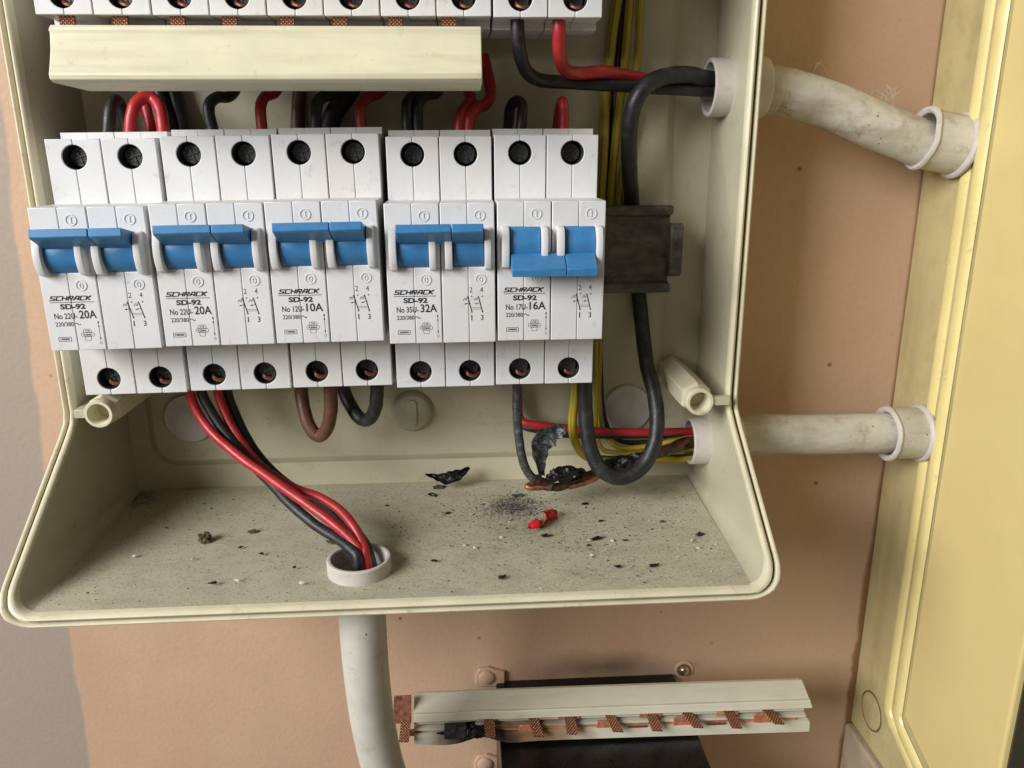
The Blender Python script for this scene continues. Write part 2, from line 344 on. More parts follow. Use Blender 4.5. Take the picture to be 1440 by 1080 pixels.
sweep([(1.8, 3.5, R0), (1.8, 2.6, R0), (2.9, 2.6, R0), (2.9, 3.5, R0)], 'lip_groove', M['groove'], enc)
sweep([(2.9, 3.7, R0), (2.9, 1.5, R0), (3.2, .9, R0), (3.7, .7, R0), (4.2, 1.0, R0), (4.4, 1.8, R0), (4.4, 5.2, R0), (3.8, 5.4, R0)], 'outer_lip', M['rim'], enc)

# dusty floor of the enclosure, a thin sheet of its own over the shell
def floormat():
    m = mat('dusty_enclosure_floor', (.50, .47, .345), .75, var=.05, vscale=.025, bump=.35, bscale=2.2, fine=((.17, .145, .10, 1), .6, .9, .50), speck=((.035, .03, .025, 1), .16, .6), streak=((.22, .19, .13, 1), .32, .12, (.6, 1, 1)))
    nt = m.node_tree; N = nt.nodes; L = nt.links; b = N['Principled BSDF']; old = b.inputs['Base Color'].links[0].from_socket
    tc = N.new('ShaderNodeTexCoord'); n = N.new('ShaderNodeTexNoise'); n.inputs['Scale'].default_value = 260; n.inputs['Detail'].default_value = 6; n.inputs['Roughness'].default_value = .75
    L.new(tc.outputs['Object'], n.inputs[0]); cur = old
    org = Vector((110, 74, ZF))
    for (px, py, sx, sy, amt, c) in ((722, 712, 15, 13, .85, (.03, .03, .035, 1)), (190, 700, 16, 16, .8, (.05, .04, .025, 1)), (745, 735, 34, 26, .30, (.05, .045, .04, 1)), (930, 690, 30, 14, .4, (.08, .065, .04, 1)), (560, 790, 12, 14, .25, (.1, .08, .05, 1))):  # dirt and soot; also painted shade in rear left corner and right of bush
        p = at(px, py, 2, ZF)-org
        s1 = N.new('ShaderNodeVectorMath'); s1.operation = 'SUBTRACT'; s1.inputs[1].default_value = tuple(p*S); L.new(tc.outputs['Object'], s1.inputs[0])
        s2 = N.new('ShaderNodeVectorMath'); s2.operation = 'MULTIPLY'; s2.inputs[1].default_value = (1000/sx, 1000/sy, 0); L.new(s1.outputs[0], s2.inputs[0])
        ln = N.new('ShaderNodeVectorMath'); ln.operation = 'LENGTH'; L.new(s2.outputs[0], ln.inputs[0])
        ma = N.new('ShaderNodeMath'); ma.operation = 'MULTIPLY_ADD'; ma.inputs[1].default_value = 2.2; L.new(n.outputs[0], ma.inputs[0]); L.new(ln.outputs['Value'], ma.inputs[2])
        r = N.new('ShaderNodeMapRange'); r.inputs[1].default_value = 1.95; r.inputs[2].default_value = 1.1; r.inputs[4].default_value = amt; L.new(ma.outputs[0], r.inputs[0])
        x = N.new('ShaderNodeMix'); x.data_type = 'RGBA'; x.inputs[7].default_value = c; L.new(r.outputs[0], x.inputs[0]); L.new(cur, x.inputs[6]); cur = x.outputs[2]
    L.new(cur, b.inputs['Base Color']); return m
fl = MB().prism([(XL+3.5, 66.5), (XR-3.5, 66.5), (XR-10, yr(ZF)+3.5), (XL+10, yr(ZF)+3.5)], 2, ZF-.6, ZF+.25)
fl = MB().prism([(XL+2.2, 66.5), (XR-2.2, 66.5), (XR-3.4, 40), (XR-5.7, -20), (XR-6.4, -25.2), (XL+6.4, -25.2), (XL+5.7, -20), (XL+3.4, 40)], 2, ZF-.6, ZF+.3)
k_ = len(fl.v)//2
fl.v = [warp(v) for v in fl.v]
fo = build('floor_panel', fl, floormat(), enc)
boolean(fo, [cutter((94, -6, -90), (0, 0, -1), 11.0, 40)])

# back panel: rounded groove round the raised field
bk = MB().box(XL-.5, XR+.5, 70, 74, ZF-.5, ZT+.5)
bp = build('back_panel', bk, M['box'], enc)
def rrect(x0, x1, z0, z1, r, n=8):
    P = []
    for cx, cz, a0 in ((x0+r, z0+r, math.pi), (x1-r, z0+r, 1.5*math.pi), (x1-r, z1-r, 0), (x0+r, z1-r, .5*math.pi)):
        for k in range(n+1):
            a = a0 + k/n*math.pi/2; P.append((cx+r*math.cos(a), cz+r*math.sin(a)))
    return P
gx0, gx1, gz0, gz1 = XL+7.5, XR-14.5, ZF+10.2, ZT-10
fm = MB(); rg = []
for d, y in ((-.3, 70.3), (.3, 69.9), (3.6, 66.6), (4.2, 66.4)):
    rg.append([Vector((a, y, b)) for a, b in rrect(gx0+d, gx1-d, gz0+d, gz1-d, 11-d*.6)])
n = len(rg[0])
for r in rg: fm.v += r
for i in range(3):
    for k in range(n): fm.f.append((i*n+k, i*n+(k+1) % n, (i+1)*n+(k+1) % n, (i+1)*n+k))
fm.f.append(tuple(3*n+k for k in range(n)))
build('raised_field', fm, M['box'], enc, smooth=True)
kn = aty(580, 578, 66)
pl = MB().lathe([(1, 9.2), (-.6, 9.0), (-2.6, 7.6), (-3.0, 7.0), (-3.0, 0.01)], (kn.x, 66.4, kn.z), (0, 1, 0), 40)
plug = build('screw_plug', pl, M['knob'], enc, smooth=True)
sl = MB().prism([(kn.x+a, kn.z+b) for a, b in rrect(-2.0, 2.0, -5.8, 5.8, 1.98, 6)], 1, 62.6, 64.0)
build('slot_ridge', sl, M['knob'], plug, bevel=.3)
# flush cap discs on the back panel
for px, py in ((267, 588), (882, 574)):
    p = aty(px, py, 66)
    d = MB().lathe([(0, 10.4), (-1.2, 10.4), (-1.7, 10.0), (-2.0, 6), (-2.1, .01)], (p.x, 66.6, p.z), (0, 1, 0), 40)
    build('knockout_cap', d, M['disc'], enc, smooth=True)
# moulded oval mark
p = aty(712, 601, 66)
ov = MB(); a = rrect(-5.2, 5.2, -2.3, 2.3, 2.25, 6); b = rrect(-4.95, 4.95, -2.05, 2.05, 2.0, 6); n = len(a)
ov.v = [Vector((p.x+x, 66.37, p.z+z)) for x, z in a] + [Vector((p.x+x, 66.37, p.z+z)) for x, z in b]
ov.f = [(k, (k+1) % n, n+(k+1) % n, n+k) for k in range(n)]
build('moulded_oval', ov, M['knob'], enc)

# screw bosses near the rim
for s_, c0, c1 in ((-1, aty(138, 583, 25), Vector((-2.4, 67, -53))), (1, aty(985, 566, 23), Vector((221, 67, -53)))):
    b = MB(); tip = c0; back = c0
    prof = [(8, 3.3), (0.4, 3.7), (0, 4.0), (0, 4.9), (.5, 5.2), (3.0, 5.2), (3.6, 5.2)]
    b.lathe(prof, tip, (0, 1, 0), 32)
    b.lathe([(8, 3.3), (8, .01)], tip, (0, 1, 0), 32)
    bo = build('screw_boss', b, M['rim'], enc, smooth=True)
    hx = MB(); r1, r2 = 5.1, 6.3
    ang = [math.radians(30+60*k) for k in range(6)]
    hx.v = [Vector((tip.x+r1*math.cos(q), tip.y+3.2, tip.z+r1*math.sin(q))) for q in ang] + [Vector((tip.x+r2*math.cos(q), tip.y+6.2, tip.z+r2*math.sin(q))) for q in ang] + [Vector((tip.x+r2*math.cos(q)*1.06, 68.5, tip.z+r2*math.sin(q)*1.06)) for q in ang]
    for i in (0, 6): hx.f += [(i+k, i+(k+1) % 6, i+6+(k+1) % 6, i+6+k) for k in range(6)]
    build('hex_sleeve', hx, M['rim'], bo, bevel=.35)
    wx = XL if s_ < 0 else XR
    br = MB().box(min(wx, tip.x+s_*4.8), max(wx, tip.x+s_*4.8), tip.y+.8, tip.y+(14 if s_ < 0 else 4), tip.z-1.6, tip.z+1.6)
    build('bracing_web', br, M['box'], bo, bevel=.3)

# ------------------------------------------------------------------ conduits and bushes
def bush(p0, d, r, L, name='conduit_bush', parent=None, mm='white', wall_=1.7):
    b = MB(); ring_tube(b, p0, d, r-wall_, r, L)
    return build(name, b, M[mm], parent, smooth=True)
def pipe(parent, pts, r, mm, name='pipe', seg=28):
    b = tube_mb(pts, r, seg, 10); b.f = b.f[:-2]; b.uv = None
    return build(name, b, M[mm], parent, smooth=True)
def bent_lip(parent, p0, d, r, L, amp, seed):
    b = MB(); d = Vector(d).normalized(); seg = 64; a = d.orthogonal().normalized(); bb = d.cross(a); prof = [(0, r-1.4), (-.5, r-.6), (-.3, r+.5), (.6, r+.9), (1.6, r+.3), (1.9, r-.3)]
    for t, rr in prof:
        for k in range(seg):
            q = 2*math.pi*k/seg; w_ = noise.noise(Vector((math.cos(q)*1.5, math.sin(q)*1.5, seed)))*amp + noise.noise(Vector((math.cos(q)*5, math.sin(q)*5, seed)))*amp*.35
            b.v.append(Vector(p0)+d*(t+w_)+(a*math.cos(q)+bb*math.sin(q))*rr)
    for i in range(len(prof)-1):
        for k in range(seg): b.f.append((i*seg+k, i*seg+(k+1) % seg, (i+1)*seg+(k+1) % seg, (i+1)*seg+k))
    return build('rolled_lip', b, M['white'], parent, smooth=True)

def side_conduit(label, hole, r_b, pipe_pts, r_p, end_c, r_e, tilt, seed):
    t = tag(root('conduit', (hole.x, hole.y, hole.z-r_b)), label, 'conduit', 'conduits leaving the beige box')
    bush((hole.x-2.0, hole.y, hole.z), (1, 0, 0), r_b, 20.5, 'inner_bush', t)
    # collar outside
    b = MB(); b.lathe([(0, r_b+.9), (9.5, r_b+.6), (10.6, r_b), (10.9, r_p-.3)], (XR+3.9, hole.y, hole.z), (1, 0, 0), 40)
    build('outer_collar', b, M['white'], t, smooth=True)
    pipe(t, pipe_pts, r_p, 'pvc')
    e = MB(); e0 = Vector(end_c); d = Vector((325.2, end_c[1], end_c[2]+tilt))-e0; L = d.length
    ring_tube(e, e0, d, r_e-1.8, r_e, L)
    bd = build('end_coupling', e, M['pvc'], t, smooth=True)
    bent_lip(bd, e0, d, r_e, L, .65, seed)
    fl_ = MB().lathe([(0, r_e-.1), (.2, r_e+.9), (1.0, r_e+1.5), (2.1, r_e+1.4), (2.5, r_e+.3)], e0+d*((L-2.6)/L), d, 40)
    build('flange', fl_, M['white'], bd, smooth=True)
    return t
up = [(236, 54, 60), (246, 54.3, 59.3)] + [tuple(aty(x, y, 55)) for x, y in ((1092, 127), (1130, 137), (1175, 152), (1225, 174), (1296, 202))]
side_conduit('bent grey conduit sloping from the beige box to the upper part of the yellow cabinet', HOLES['upper'], 10.4, up, 8.7, (308.5, 55, 41.8), 11.2, -3.0, 3)
lo = [(236, 52, -78.5)] + [tuple(aty(x, y, 54)) for x, y in ((1060, 611), (1120, 611), (1180, 610), (1250, 609), (1275, 609))]
side_conduit('short straight speckled conduit between the beige box and the yellow cabinet', HOLES['lower'], 9.9, lo, 8.5, (309.5, 54, -78.3), 10.9, 0, 8)

t = tag(root('conduit', (94, 10, -200)), 'pale conduit running down the wall from the floor hole of the beige box', 'conduit', 'conduits leaving the beige box')
bush((94, -6, -96.6), (0, 0, -1), 11.0, 8, 'inner_bush', t, wall_=1.6)
b = MB().lathe([(0, 11.4), (4.2, 11.2), (7.5, 9.6), (7.8, 8.0)], (94, -6, -105.2), (0, 0, -1), 40)
build('outer_collar', b, M['pvc_down'], t, smooth=True)
pipe(t, [(94, -6, -103), (93.9, -5.8, -115), (93.6, -4, -132), (93.4, 0, -152), (94, 5, -175), (96, 11, -200), (99.5, 20, -225), (103, 32, -255), (106, 48, -300), (107, 62, -360), (107, 68, -480)], 8.3, 'pvc_down')

# ------------------------------------------------------------------ rails
def rail_profile(mb, x0, x1, zc):
    # top-hat section, turned-out lips to the front
    pr = [(57, 17.2), (54.2, 17.0), (53.6, 15.6), (54.2, 13.6), (58.5, 12.6), (58.5, -12.6), (54.2, -13.2), (53.6, -15.4), (54.2, -16.8), (57, -17.0), (58.6, -14.6), (66, -11), (66, 11), (58.6, 14.8)]
    mb.prism([(y, z+zc) for y, z in pr], 0, x0, x1)
for zc, lab in ((0.2, 'sooty black mounting rail sticking out right of the lower breaker row'), (121.6, 'black mounting rail behind the upper breaker row')):
    t = tag(root('mounting_rail', (100, 60, zc-17)), lab, 'rail', 'mounting rails behind the breakers')
    b = MB(); rail_profile(b, 2, 213.6, zc); build('rail_bar', b, M['rail'], t, bevel=.7, bseg=3, angle=20)
    c = MB().prism([(52.6, zc+9.6), (55.0, zc+10.4), (60, zc+9.8), (64, zc+8), (64, zc-8), (60, zc-10), (55.0, zc-10.6), (52.8, zc-9.2)], 0, 212.4, 217.6)
    build('rail_end_clip', c, M['rail'], t, bevel=.8, bseg=3)

# ------------------------------------------------------------------ breakers
def half_notch(x0, x1, cx, z0, z1, zc, r, n=12):
    """rectangle x0..x1 by z0..z1 with a half-disc bite at the side where cx is"""
    if abs(cx-x1) < abs(cx-x0):
        arc = [(x1, zc-math.sqrt(max(0, r*r-(cx-x1)**2)))] + [(cx-r*math.sin(math.pi*k/n), zc-r*math.cos(math.pi*k/n)) for k in range(1, n)] + [(x1, zc+math.sqrt(max(0, r*r-(cx-x1)**2)))]
        return [(x0, z0), (x1, z0)] + arc + [(x1, z1), (x0, z1)]
    arc = [(cx+r*math.sin(math.pi*k/n), zc+r*math.cos(math.pi*k/n)) for k in range(1, n)]
    return [(x0, z0), (x1, z0), (x1, z1), (x0, z1), (x0, zc+r)] + arc + [(x0, zc-r)]
ZS, RS = 37.1, 3.9
def shell_mesh(h):
    b = MB(); g = .16 if h == 0 else .05; g2 = .05 if h == 0 else .16
    x0, x1 = (g, 8.75-.05) if h == 0 else (8.75+.05, 17.5-.16)
    cx = 8.75
    for sgn in (1, -1):
        pol = half_notch(x0, x1, cx, 22.0, 42.8, ZS, RS)
        if sgn < 0: pol = [(x, -z) for x, z in pol][::-1]
        b.prism(pol, 1, 18, 30)
    # front plate with the toggle slot
    s0, s1 = 4.05, 13.95
    if h == 0: pol = [(x0, -22.5), (x1, -22.5), (x1, 2.4), (s0, 2.4), (s0, 14.5), (x1, 14.5), (x1, 22.5), (x0, 22.5)]
    else: pol = [(x0, -22.5), (x1, -22.5), (x1, 22.5), (x0, 22.5), (x0, 14.5), (s1, 14.5), (s1, 2.4), (x0, 2.4)]
    b.prism(pol, 1, 0, 2.6)
    return b
def build_shells(parent):
    out = []
    for h in (0, 1):
        b = shell_mesh(h)
        o = build('casing_half', b, M['mcb'], parent, bevel=.28, bseg=2, local=True); out.append(o)
        x0, x1 = (.16, 8.70) if h == 0 else (8.80, 17.34)
        # body behind the plates, joined into the same casing mesh
        bm = bmesh.new(); bm.from_mesh(o.data)
        for (ya, yb, za) in ((2.6, 29.9, 22.45), (30, 52, 45.0), (52, 57, 30)):
            mb = MB().box(x0, x1, ya, yb, -za, za); vs = [bm.verts.new(tuple(v*S)) for v in mb.v]
            fs = [bm.faces.new([vs[i] for i in f]) for f in mb.f]; bmesh.ops.recalc_face_normals(bm, faces=fs)
        bm.to_mesh(o.data); bm.free()
    return out
ZB_ = 8.45
def barrel_mesh():
    b = MB(); x0, x1 = 4.25, 13.75; n = 40
    pr = [(4.2+7.3*math.cos(a), ZB_+7.3*math.sin(a)) for a in [2*math.pi*k/n for k in range(n)]]
    return b.prism(pr, 0, x0, x1)
def guard_mesh(x0, x1):
    n = 14; R = 10.4; cy = 5.6; P = [(.5, 1.2)]
    a0, a1 = math.radians(180+33), math.radians(180-33)
    for k in range(n+1):
        a = a0+(a1-a0)*k/n; P.append((cy+R*math.cos(a), ZB_-.1+R*math.sin(a)*1.08))
    P.append((.5, 15.0))
    return MB().prism(P, 0, x0, x1)
def lever_mesh(x0, x1, on):
    P = [(-10.0, 16.9), (-10.4, 14.5), (-9.9, 13.9), (-3.4, 10.4), (1, 10.4), (1, 14.6)]
    if not on: P = [(y, 2*ZB_-z) for y, z in P]
    return MB().prism(P, 0, x0, x1)
def screw_mesh():
    b = MB(); c = (8.75, ZS)
    b.lathe([(0, 3.86), (9.0, 3.7)], (8.75, 18.5, ZS), (0, 1, 0), 24)
    return b
def screwhead_mesh():
    b = MB().lathe([(2, 3.4), (.5, 3.4), (0, 3.0), (0, .01)], (8.75, 22.2, ZS), (0, 1, 0), 20)
    for a in (20, 110):
        q = math.radians(a); dx, dz = math.cos(q), math.sin(q); n_ = (-dz, dx); P = [(-2.4, -.33), (2.4, -.33), (2.4, .33), (-2.4, .33)]
        b.prism([(8.75+u*dx+v*n_[0], ZS+u*dz+v*n_[1]) for u, v in P], 1, 21.8, 22.6)
    return b
proto = root('proto')
SH = build_shells(proto)
def mdata(name, mb, m_, **k):
    o = build(name, mb, M[m_], proto, local=True, **k); return o.data
D = {'shell': [o.data for o in SH], 'barrel': mdata('toggle_barrel', barrel_mesh(), 'blue', bevel=.15, angle=60, smooth=True),
     'g0': mdata('toggle_guard', guard_mesh(1.5, 3.85), 'mcb', bevel=.3, angle=50, smooth=True), 'g1': mdata('toggle_guard', guard_mesh(14.0, 16.1), 'mcb', bevel=.3, angle=50, smooth=True),
     'on0': mdata('toggle_lever', lever_mesh(4.3, 21.25, 1), 'blue', bevel=.25), 'on1': mdata('toggle_lever', lever_mesh(21.45, 31.1, 1), 'blue', bevel=.25),
     'off0': mdata('toggle_lever', lever_mesh(4.3, 21.25, 0), 'blue', bevel=.25), 'off1': mdata('toggle_lever', lever_mesh(21.45, 31.1, 0), 'blue', bevel=.25),
     'well': mdata('screw_well', screw_mesh(), 'well', smooth=True), 'screw': mdata('terminal_screw', screwhead_mesh(), 'screw', bevel=.1),
     'strand': mdata('conductor_end', tube_mb([(6.6, 23.0, ZS-.6), (8.0, 20.9, ZS-2.0), (10.2, 20.6, ZS-2.6), (12.0, 22.5, ZS-2.3)], .75, 8, 5, rough=.3), 'oldcopper', smooth=True)}
for o in list(proto.children): bpy.data.objects.remove(o)
bpy.data.objects.remove(proto)

_tcache = {}
def text_verts(s, bold=0, shear=0):
    k = (s, bold, shear)
    if k not in _tcache:
        cu = bpy.data.curves.new('t', 'FONT'); cu.body = s; cu.offset = bold; cu.shear = shear; cu.resolution_u = 3
        o = bpy.data.objects.new('t', cu); col.objects.link(o); bpy.context.view_layer.update()
        me = bpy.data.meshes.new_from_object(o.evaluated_get(bpy.context.evaluated_depsgraph_get()))
        V = [(v.co.x, v.co.y) for v in me.vertices]; F = [tuple(p.vertices) for p in me.polygons]
        bpy.data.objects.remove(o); _tcache[k] = (V, F)
    return _tcache[k]
def put_text(mb, s, x0, x1, z0, z1, y=-.03, bold=0, shear=0):
    V, F = text_verts(s, bold, shear); ax = [v[0] for v in V]; az = [v[1] for v in V]
    sx = (x1-x0)/(max(ax)-min(ax)); sz = (z1-z0)/(max(az)-min(az))
    mb.add([(x0+(u-min(ax))*sx, y, z0+(v-min(az))*sz) for u, v in V], F)
def line(mb, p, q, w_, y=-.03):
    p, q = Vector((p[0], y, p[1])), Vector((q[0], y, q[1])); d = (q-p).normalized(); n_ = Vector((-d.z, 0, d.x))*w_/2
    mb.add([p-n_, q-n_, q+n_, p+n_], [(0, 1, 2, 3)])
def rect_line(mb, P, w_, y=-.03):
    for a, b in zip(P, P[1:]+P[:1]): line(mb, a, b, w_, y)
def disc(mb, x, z, r, y=-.03, n=10): mb.add([(x+r*math.cos(6.2832*k/n), y, z+r*math.sin(6.2832*k/n)) for k in range(n)], [tuple(range(n))])
LOGO = [('S', [(1, .95), (.08, .95), (.08, .55), (.92, .45), (.92, .05), (0, .05)]), ('C', [(1, .95), (.08, .95), (.08, .05), (1, .05)]),
        ('H', [(.08, 1), (.08, 0)], [(.92, 1), (.92, 0)], [(.08, .5), (.92, .5)]), ('R', [(.08, 0), (.08, .95), (.92, .95), (.92, .5), (.08, .5)], [(.5, .5), (.95, 0)]),
        ('A', [(0, 0), (.35, .95), (.92, .95), (.92, 0)], [(.15, .35), (.92, .35)]), ('C', [(1, .95), (.08, .95), (.08, .05), (1, .05)]),
        ('K', [(.08, 1), (.08, 0)], [(.95, 1), (.2, .5), (.98, 0)])]
def logo(mb):                               # heavy slanted block capitals
    x = 2.2; W, H = 1.46, 1.35; z0 = -6.25
    for ch in LOGO:
        for st in ch[1:]:
            P = [(x+u*W+v*H*.42, z0+v*H) for u, v in st]
            for a, c in zip(P, P[1:]):
                flat = abs(a[1]-c[1]) < .3; dx = (c[0]-a[0]); k = .16 if flat else 0; sg = 1 if dx > 0 else -1
                line(mb, (a[0]-k*sg, a[1]), (c[0]+k*sg, c[1]), .34 if flat else .46)
        x += W+.37
def print_mesh(no, amp, box_):
    b = MB()
    logo(b)
    line(b, (2.2, -6.85), (15.7, -6.85), .20)
    put_text(b, 'SD-92', 5.1, 12.9, -9.15, -7.35, bold=.045)
    put_text(b, 'No '+no+'-', 2.8, 9.9, -12.2, -10.3, bold=.018)
    put_text(b, amp, 10.5, 15.9, -12.2, -9.5, bold=.022)
    put_text(b, '220/380', 2.8, 8.4, -14.55, -13.15, bold=.015)
    pts = [(8.9+k*.2, -13.85+.33*math.sin(k*.2*3.9)) for k in range(9)]
    for a, c in zip(pts, pts[1:]): line(b, a, c, .25)
    rect_line(b, [(3.0, -19.4), (6.9, -19.4), (6.9, -18.1), (3.0, -18.1)], .17)
    put_text(b, box_, 3.5, 6.4, -19.05, -18.4, bold=.05)
    # approval mark: stacked lozenge
    rect_line(b, [(10.9, -16.3), (11.3, -15.6), (13.1, -15.6), (13.5, -16.3), (13.5, -16.7), (10.9, -16.7)], .13)
    rect_line(b, [(10.1, -17.3), (10.5, -16.8), (13.9, -16.8), (14.3, -17.3), (13.9, -18.0), (10.5, -18.0)], .13)
    rect_line(b, [(11.2, -18.1), (13.2, -18.1), (13.0, -19.3), (11.4, -19.3)], .13)
    put_text(b, 'KEMA', 10.8, 13.6, -17.75, -17.1, bold=.03); put_text(b, 'STB', 11.5, 12.9, -16.5, -15.85, bold=.02)
    # I / O arrow
    line(b, (16.0, -14.2), (16.0, -19.0), .13); put_text(b, 'I', 15.8, 16.2, -13.9, -13.1); put_text(b, 'O', 15.65, 16.35, -20.6, -19.7)
    for z, s_ in ((-15.0, -1), (-18.4, 1)): b.add([(15.75, -.03, z), (16.25, -.03, z), (16.0, -.03, z-1.0*s_)], [(0, 1, 2)])
    for dx, top, bot in ((0, '2', '1'), (3.45, '4', '3')):
        x = 26.6+dx
        put_text(b, top, x-.1, x+.85, -5.9, -4.2); put_text(b, bot, x+(.32 if bot == '1' else 0), x+(.68 if bot == '1' else .9), -15.1, -13.3, bold=.015)
        disc(b, x+.6, -7.2, .24)
        line(b, (x-.75, -7.1), (x+.55, -12.2), .34); disc(b, x+.55, -12.3, .26)
        P = [(x-2.2, -8.6), (x-1.9, -7.9), (x-1.5, -7.7), (x-1.5, -8.4), (x-1.1, -8.3), (x-1.0, -7.6), (x-.7, -7.5)]
        for a, c in zip(P, P[1:]): line(b, a, c, .16)
        line(b, (x-1.9, -9.7), (x-.2, -9.3), .15); b.add([(x-1.9, -.03, -9.75), (x-1.2, -.03, -9.25), (x-1.1, -.03, -9.8)], [(0, 1, 2)])
    line(b, (27.0, -10.9), (30.2, -10.9), .11); line(b, (27.1, -11.4), (30.4, -11.4), .11)
    return b
def emboss_mesh():
    b = MB()
    for x in (12.6, 30.2):
        for z, s_ in ((18.6, 'I'), (-1.6, 'O')):
            n = 28
            for k in range(n):
                a, c = 2*math.pi*k/n, 2*math.pi*(k+1)/n; r0, r1 = 1.45, 1.7
                b.prism([(x+r0*math.cos(a), z+r0*math.sin(a)), (x+r1*math.cos(a), z+r1*math.sin(a)), (x+r1*math.cos(c), z+r1*math.sin(c)), (x+r0*math.cos(c), z+r0*math.sin(c))], 1, -.22, .05)
            if s_ == 'I':
                for q in ((x-.14, x+.14, z-.8, z+.8), (x-.45, x+.45, z-.95, z-.75), (x-.45, x+.45, z+.75, z+.95)): b.box(q[0], q[1], -.2, .05, q[2], q[3])
            else:
                for k in range(16):
                    a, c = 2*math.pi*k/16, 2*math.pi*(k+1)/16; P = []
                    for q, r in ((a, .75), (a, 1.0), (c, 1.0), (c, .75)): P.append((x+r*.55*math.cos(q), z+r*math.sin(q)))
                    b.prism(P, 1, -.2, .05)
    return b
def link(name, data, parent, loc=(0, 0, 0), rot=None):
    o = bpy.data.objects.new(name, data); col.objects.link(o); o.parent = parent; o.location = Vector(loc)*S
    if rot: o.rotation_euler = rot
    return o
EMB = None
def breaker(loc, on, printing, label, group, rot=(0, 0, 0), x_show=True):
    global EMB
    t = tag(root('circuit_breaker', loc, rot), label, 'circuit breaker', group)
    for p in (0, 1):
        X = 17.5*p
        sh = []
        for d in D['shell']: sh.append(link('casing_half', d, t, (X, 0, 0)))
        link('toggle_barrel', D['barrel'], t, (X, 0, 0))
        link('toggle_guard', D['g0'], t, (X, 0, 0)); link('toggle_guard', D['g1'], t, (X, 0, 0))
        for s_ in (1, -1):
            w_ = link('screw_well', D['well'], t, (X, 0, 0 if s_ > 0 else -2*ZS))
            link('terminal_screw', D['screw'], w_, (0, random.uniform(-.6, 1.6), 0), (0, 0, 0))
            if s_ < 0 and x_show: link('conductor_end', D['strand'], w_, (0, random.uniform(-.5, .8), 0))
    k = 'on' if on else 'off'
    link('toggle_lever', D[k+'0'], t); link('toggle_lever', D[k+'1'], t)
    if EMB is None: EMB = build('moulded_mark', emboss_mesh(), M['mcb'], t, local=True).data
    else: link('moulded_mark', EMB, t)
    if printing:
        build('printed_marking', print_mesh(*printing), M['ink'], t, local=True)
    return t
LOW = [(0.0, -.7, 1, ('22U', '20A', '10000'), 'leftmost white breaker of the lower row, marked 20A, toggles up'),
       (35.9, 0.1, 1, ('22U', '20A', '10000'), 'second white breaker from the left in the lower row, marked 20A, toggles up'),
       (71.2, .5, 1, ('12U', '10A', '10000'), 'white breaker marked 10A in the middle of the lower row'),
       (107.4, -.3, 1, ('35U', '32A', '6000'), 'white breaker marked 32A, left of the one switched down'),
       (142.9, .1, 0, ('17U', '16A', '10000'), 'white breaker marked 16A with its blue toggles switched down, right end of the row')]
for i, (x, z, on, pr, lab) in enumerate(LOW):
    breaker((x-(.6, .45, .45, 0, 0)[i], 0, z), on, pr, lab, 'circuit breakers in the lower row', (0, math.radians((-.45, -.35, -.5, -.1, .1)[i]), math.radians((.6, .3, -.2, 0, .2)[i])))
UPL = ['leftmost upper-row breaker, above the left end of the ivory busbar cover',
       'second upper-row breaker from the left, cut off by the top of the photo', 'third upper-row breaker from the left, cut off by the top of the photo',
       'fourth upper-row breaker, above the right end of the ivory cover', 'upper-row breaker at the right end, with a black and a red wire below it']
for i in range(5):
    breaker(((2.3, 37.5, 72.6, 107.7, 143.1)[i], 0, 121.6+(0, 0, 0, 0, -.2)[i]), 1, ('22U', '20A', '10000'), UPL[i], 'circuit breakers in the upper row')

# white terminal ledges seen under the upper row and over the lower one sit in the casing; busbar tabs under the upper row:
def tab_uv(mb, P, nU, nV): pass
def strip(p0, p1, wdir, w_, th, mb=None, uv=True):
    """a flat strip from p0 to p1, width along wdir, with UVs in mm"""
    p0, p1, wd = Vector(p0), Vector(p1), Vector(wdir).normalized()*w_/2; n_ = (p1-p0).cross(wd).normalized()*th/2; L = (p1-p0).length
    mb = mb or MB(); base = [p0-wd-n_, p0+wd-n_, p1+wd-n_, p1-wd-n_, p0-wd+n_, p0+wd+n_, p1+wd+n_, p1-wd+n_]
    mb.add(base, [(0, 1, 2, 3), (7, 6, 5, 4), (0, 4, 5, 1), (1, 5, 6, 2), (2, 6, 7, 3), (3, 7, 4, 0)])
    mb.uv = (mb.uv or []) + [(0, 0), (w_, 0), (w_, L), (0, L)]*2
    return mb

# ------------------------------------------------------------------ ivory busbar cover fixed under the upper row
t = tag(root('busbar', (78, 12, 56)), 'ivory plastic busbar cover fixed under the upper breaker row', 'busbar')
x0, x1 = 16.2, 138.8
prf = [(-1.6, 73.2), (-4.2, 72.9), (-5.0, 72.0), (-5.0, 70.6), (-6.2, 66), (-8.0, 62), (-9.4, 59.4), (-9.2, 58.0), (-7.6, 57.2), (16, 56.4), (16, 58.0), (-6.5, 58.8), (-7.6, 59.9), (-3.4, 69.8), (-3.4, 71.4), (22, 71.4), (22, 72.9)]
build('cover_channel', MB().prism(prf, 0, x0, x1), M['cover'], t, bevel=.35, bseg=3, angle=25)
build('copper_bar', MB().box(x0+2, x1-3, 8, 9.6, 60, 72), M['copper'], t)
build('copper_bar', MB().box(x0+2, x1-3, 14, 15.6, 60, 72), M['copper'], t)
for k, px in enumerate((98, 172, 252, 325, 405, 479, 556, 631)):
    x = aty(px, 28, 22).x
    build('knurled_tab', strip((x, 20.5, 73), (x, 20.5, 80.5), (1, 0, 0), 4.6, 1.0), M['knurl'], t)
    build('copper_foot', strip((x-3.4, 19, 74.6), (x-3.4, 24, 74.9), (1, 0, 0), 4.4, .8), M['copper'], t)
build('back_shelf', MB().box(x0+1, x1-1, 20, 31, 72.6, 74.0), M['well'], t)

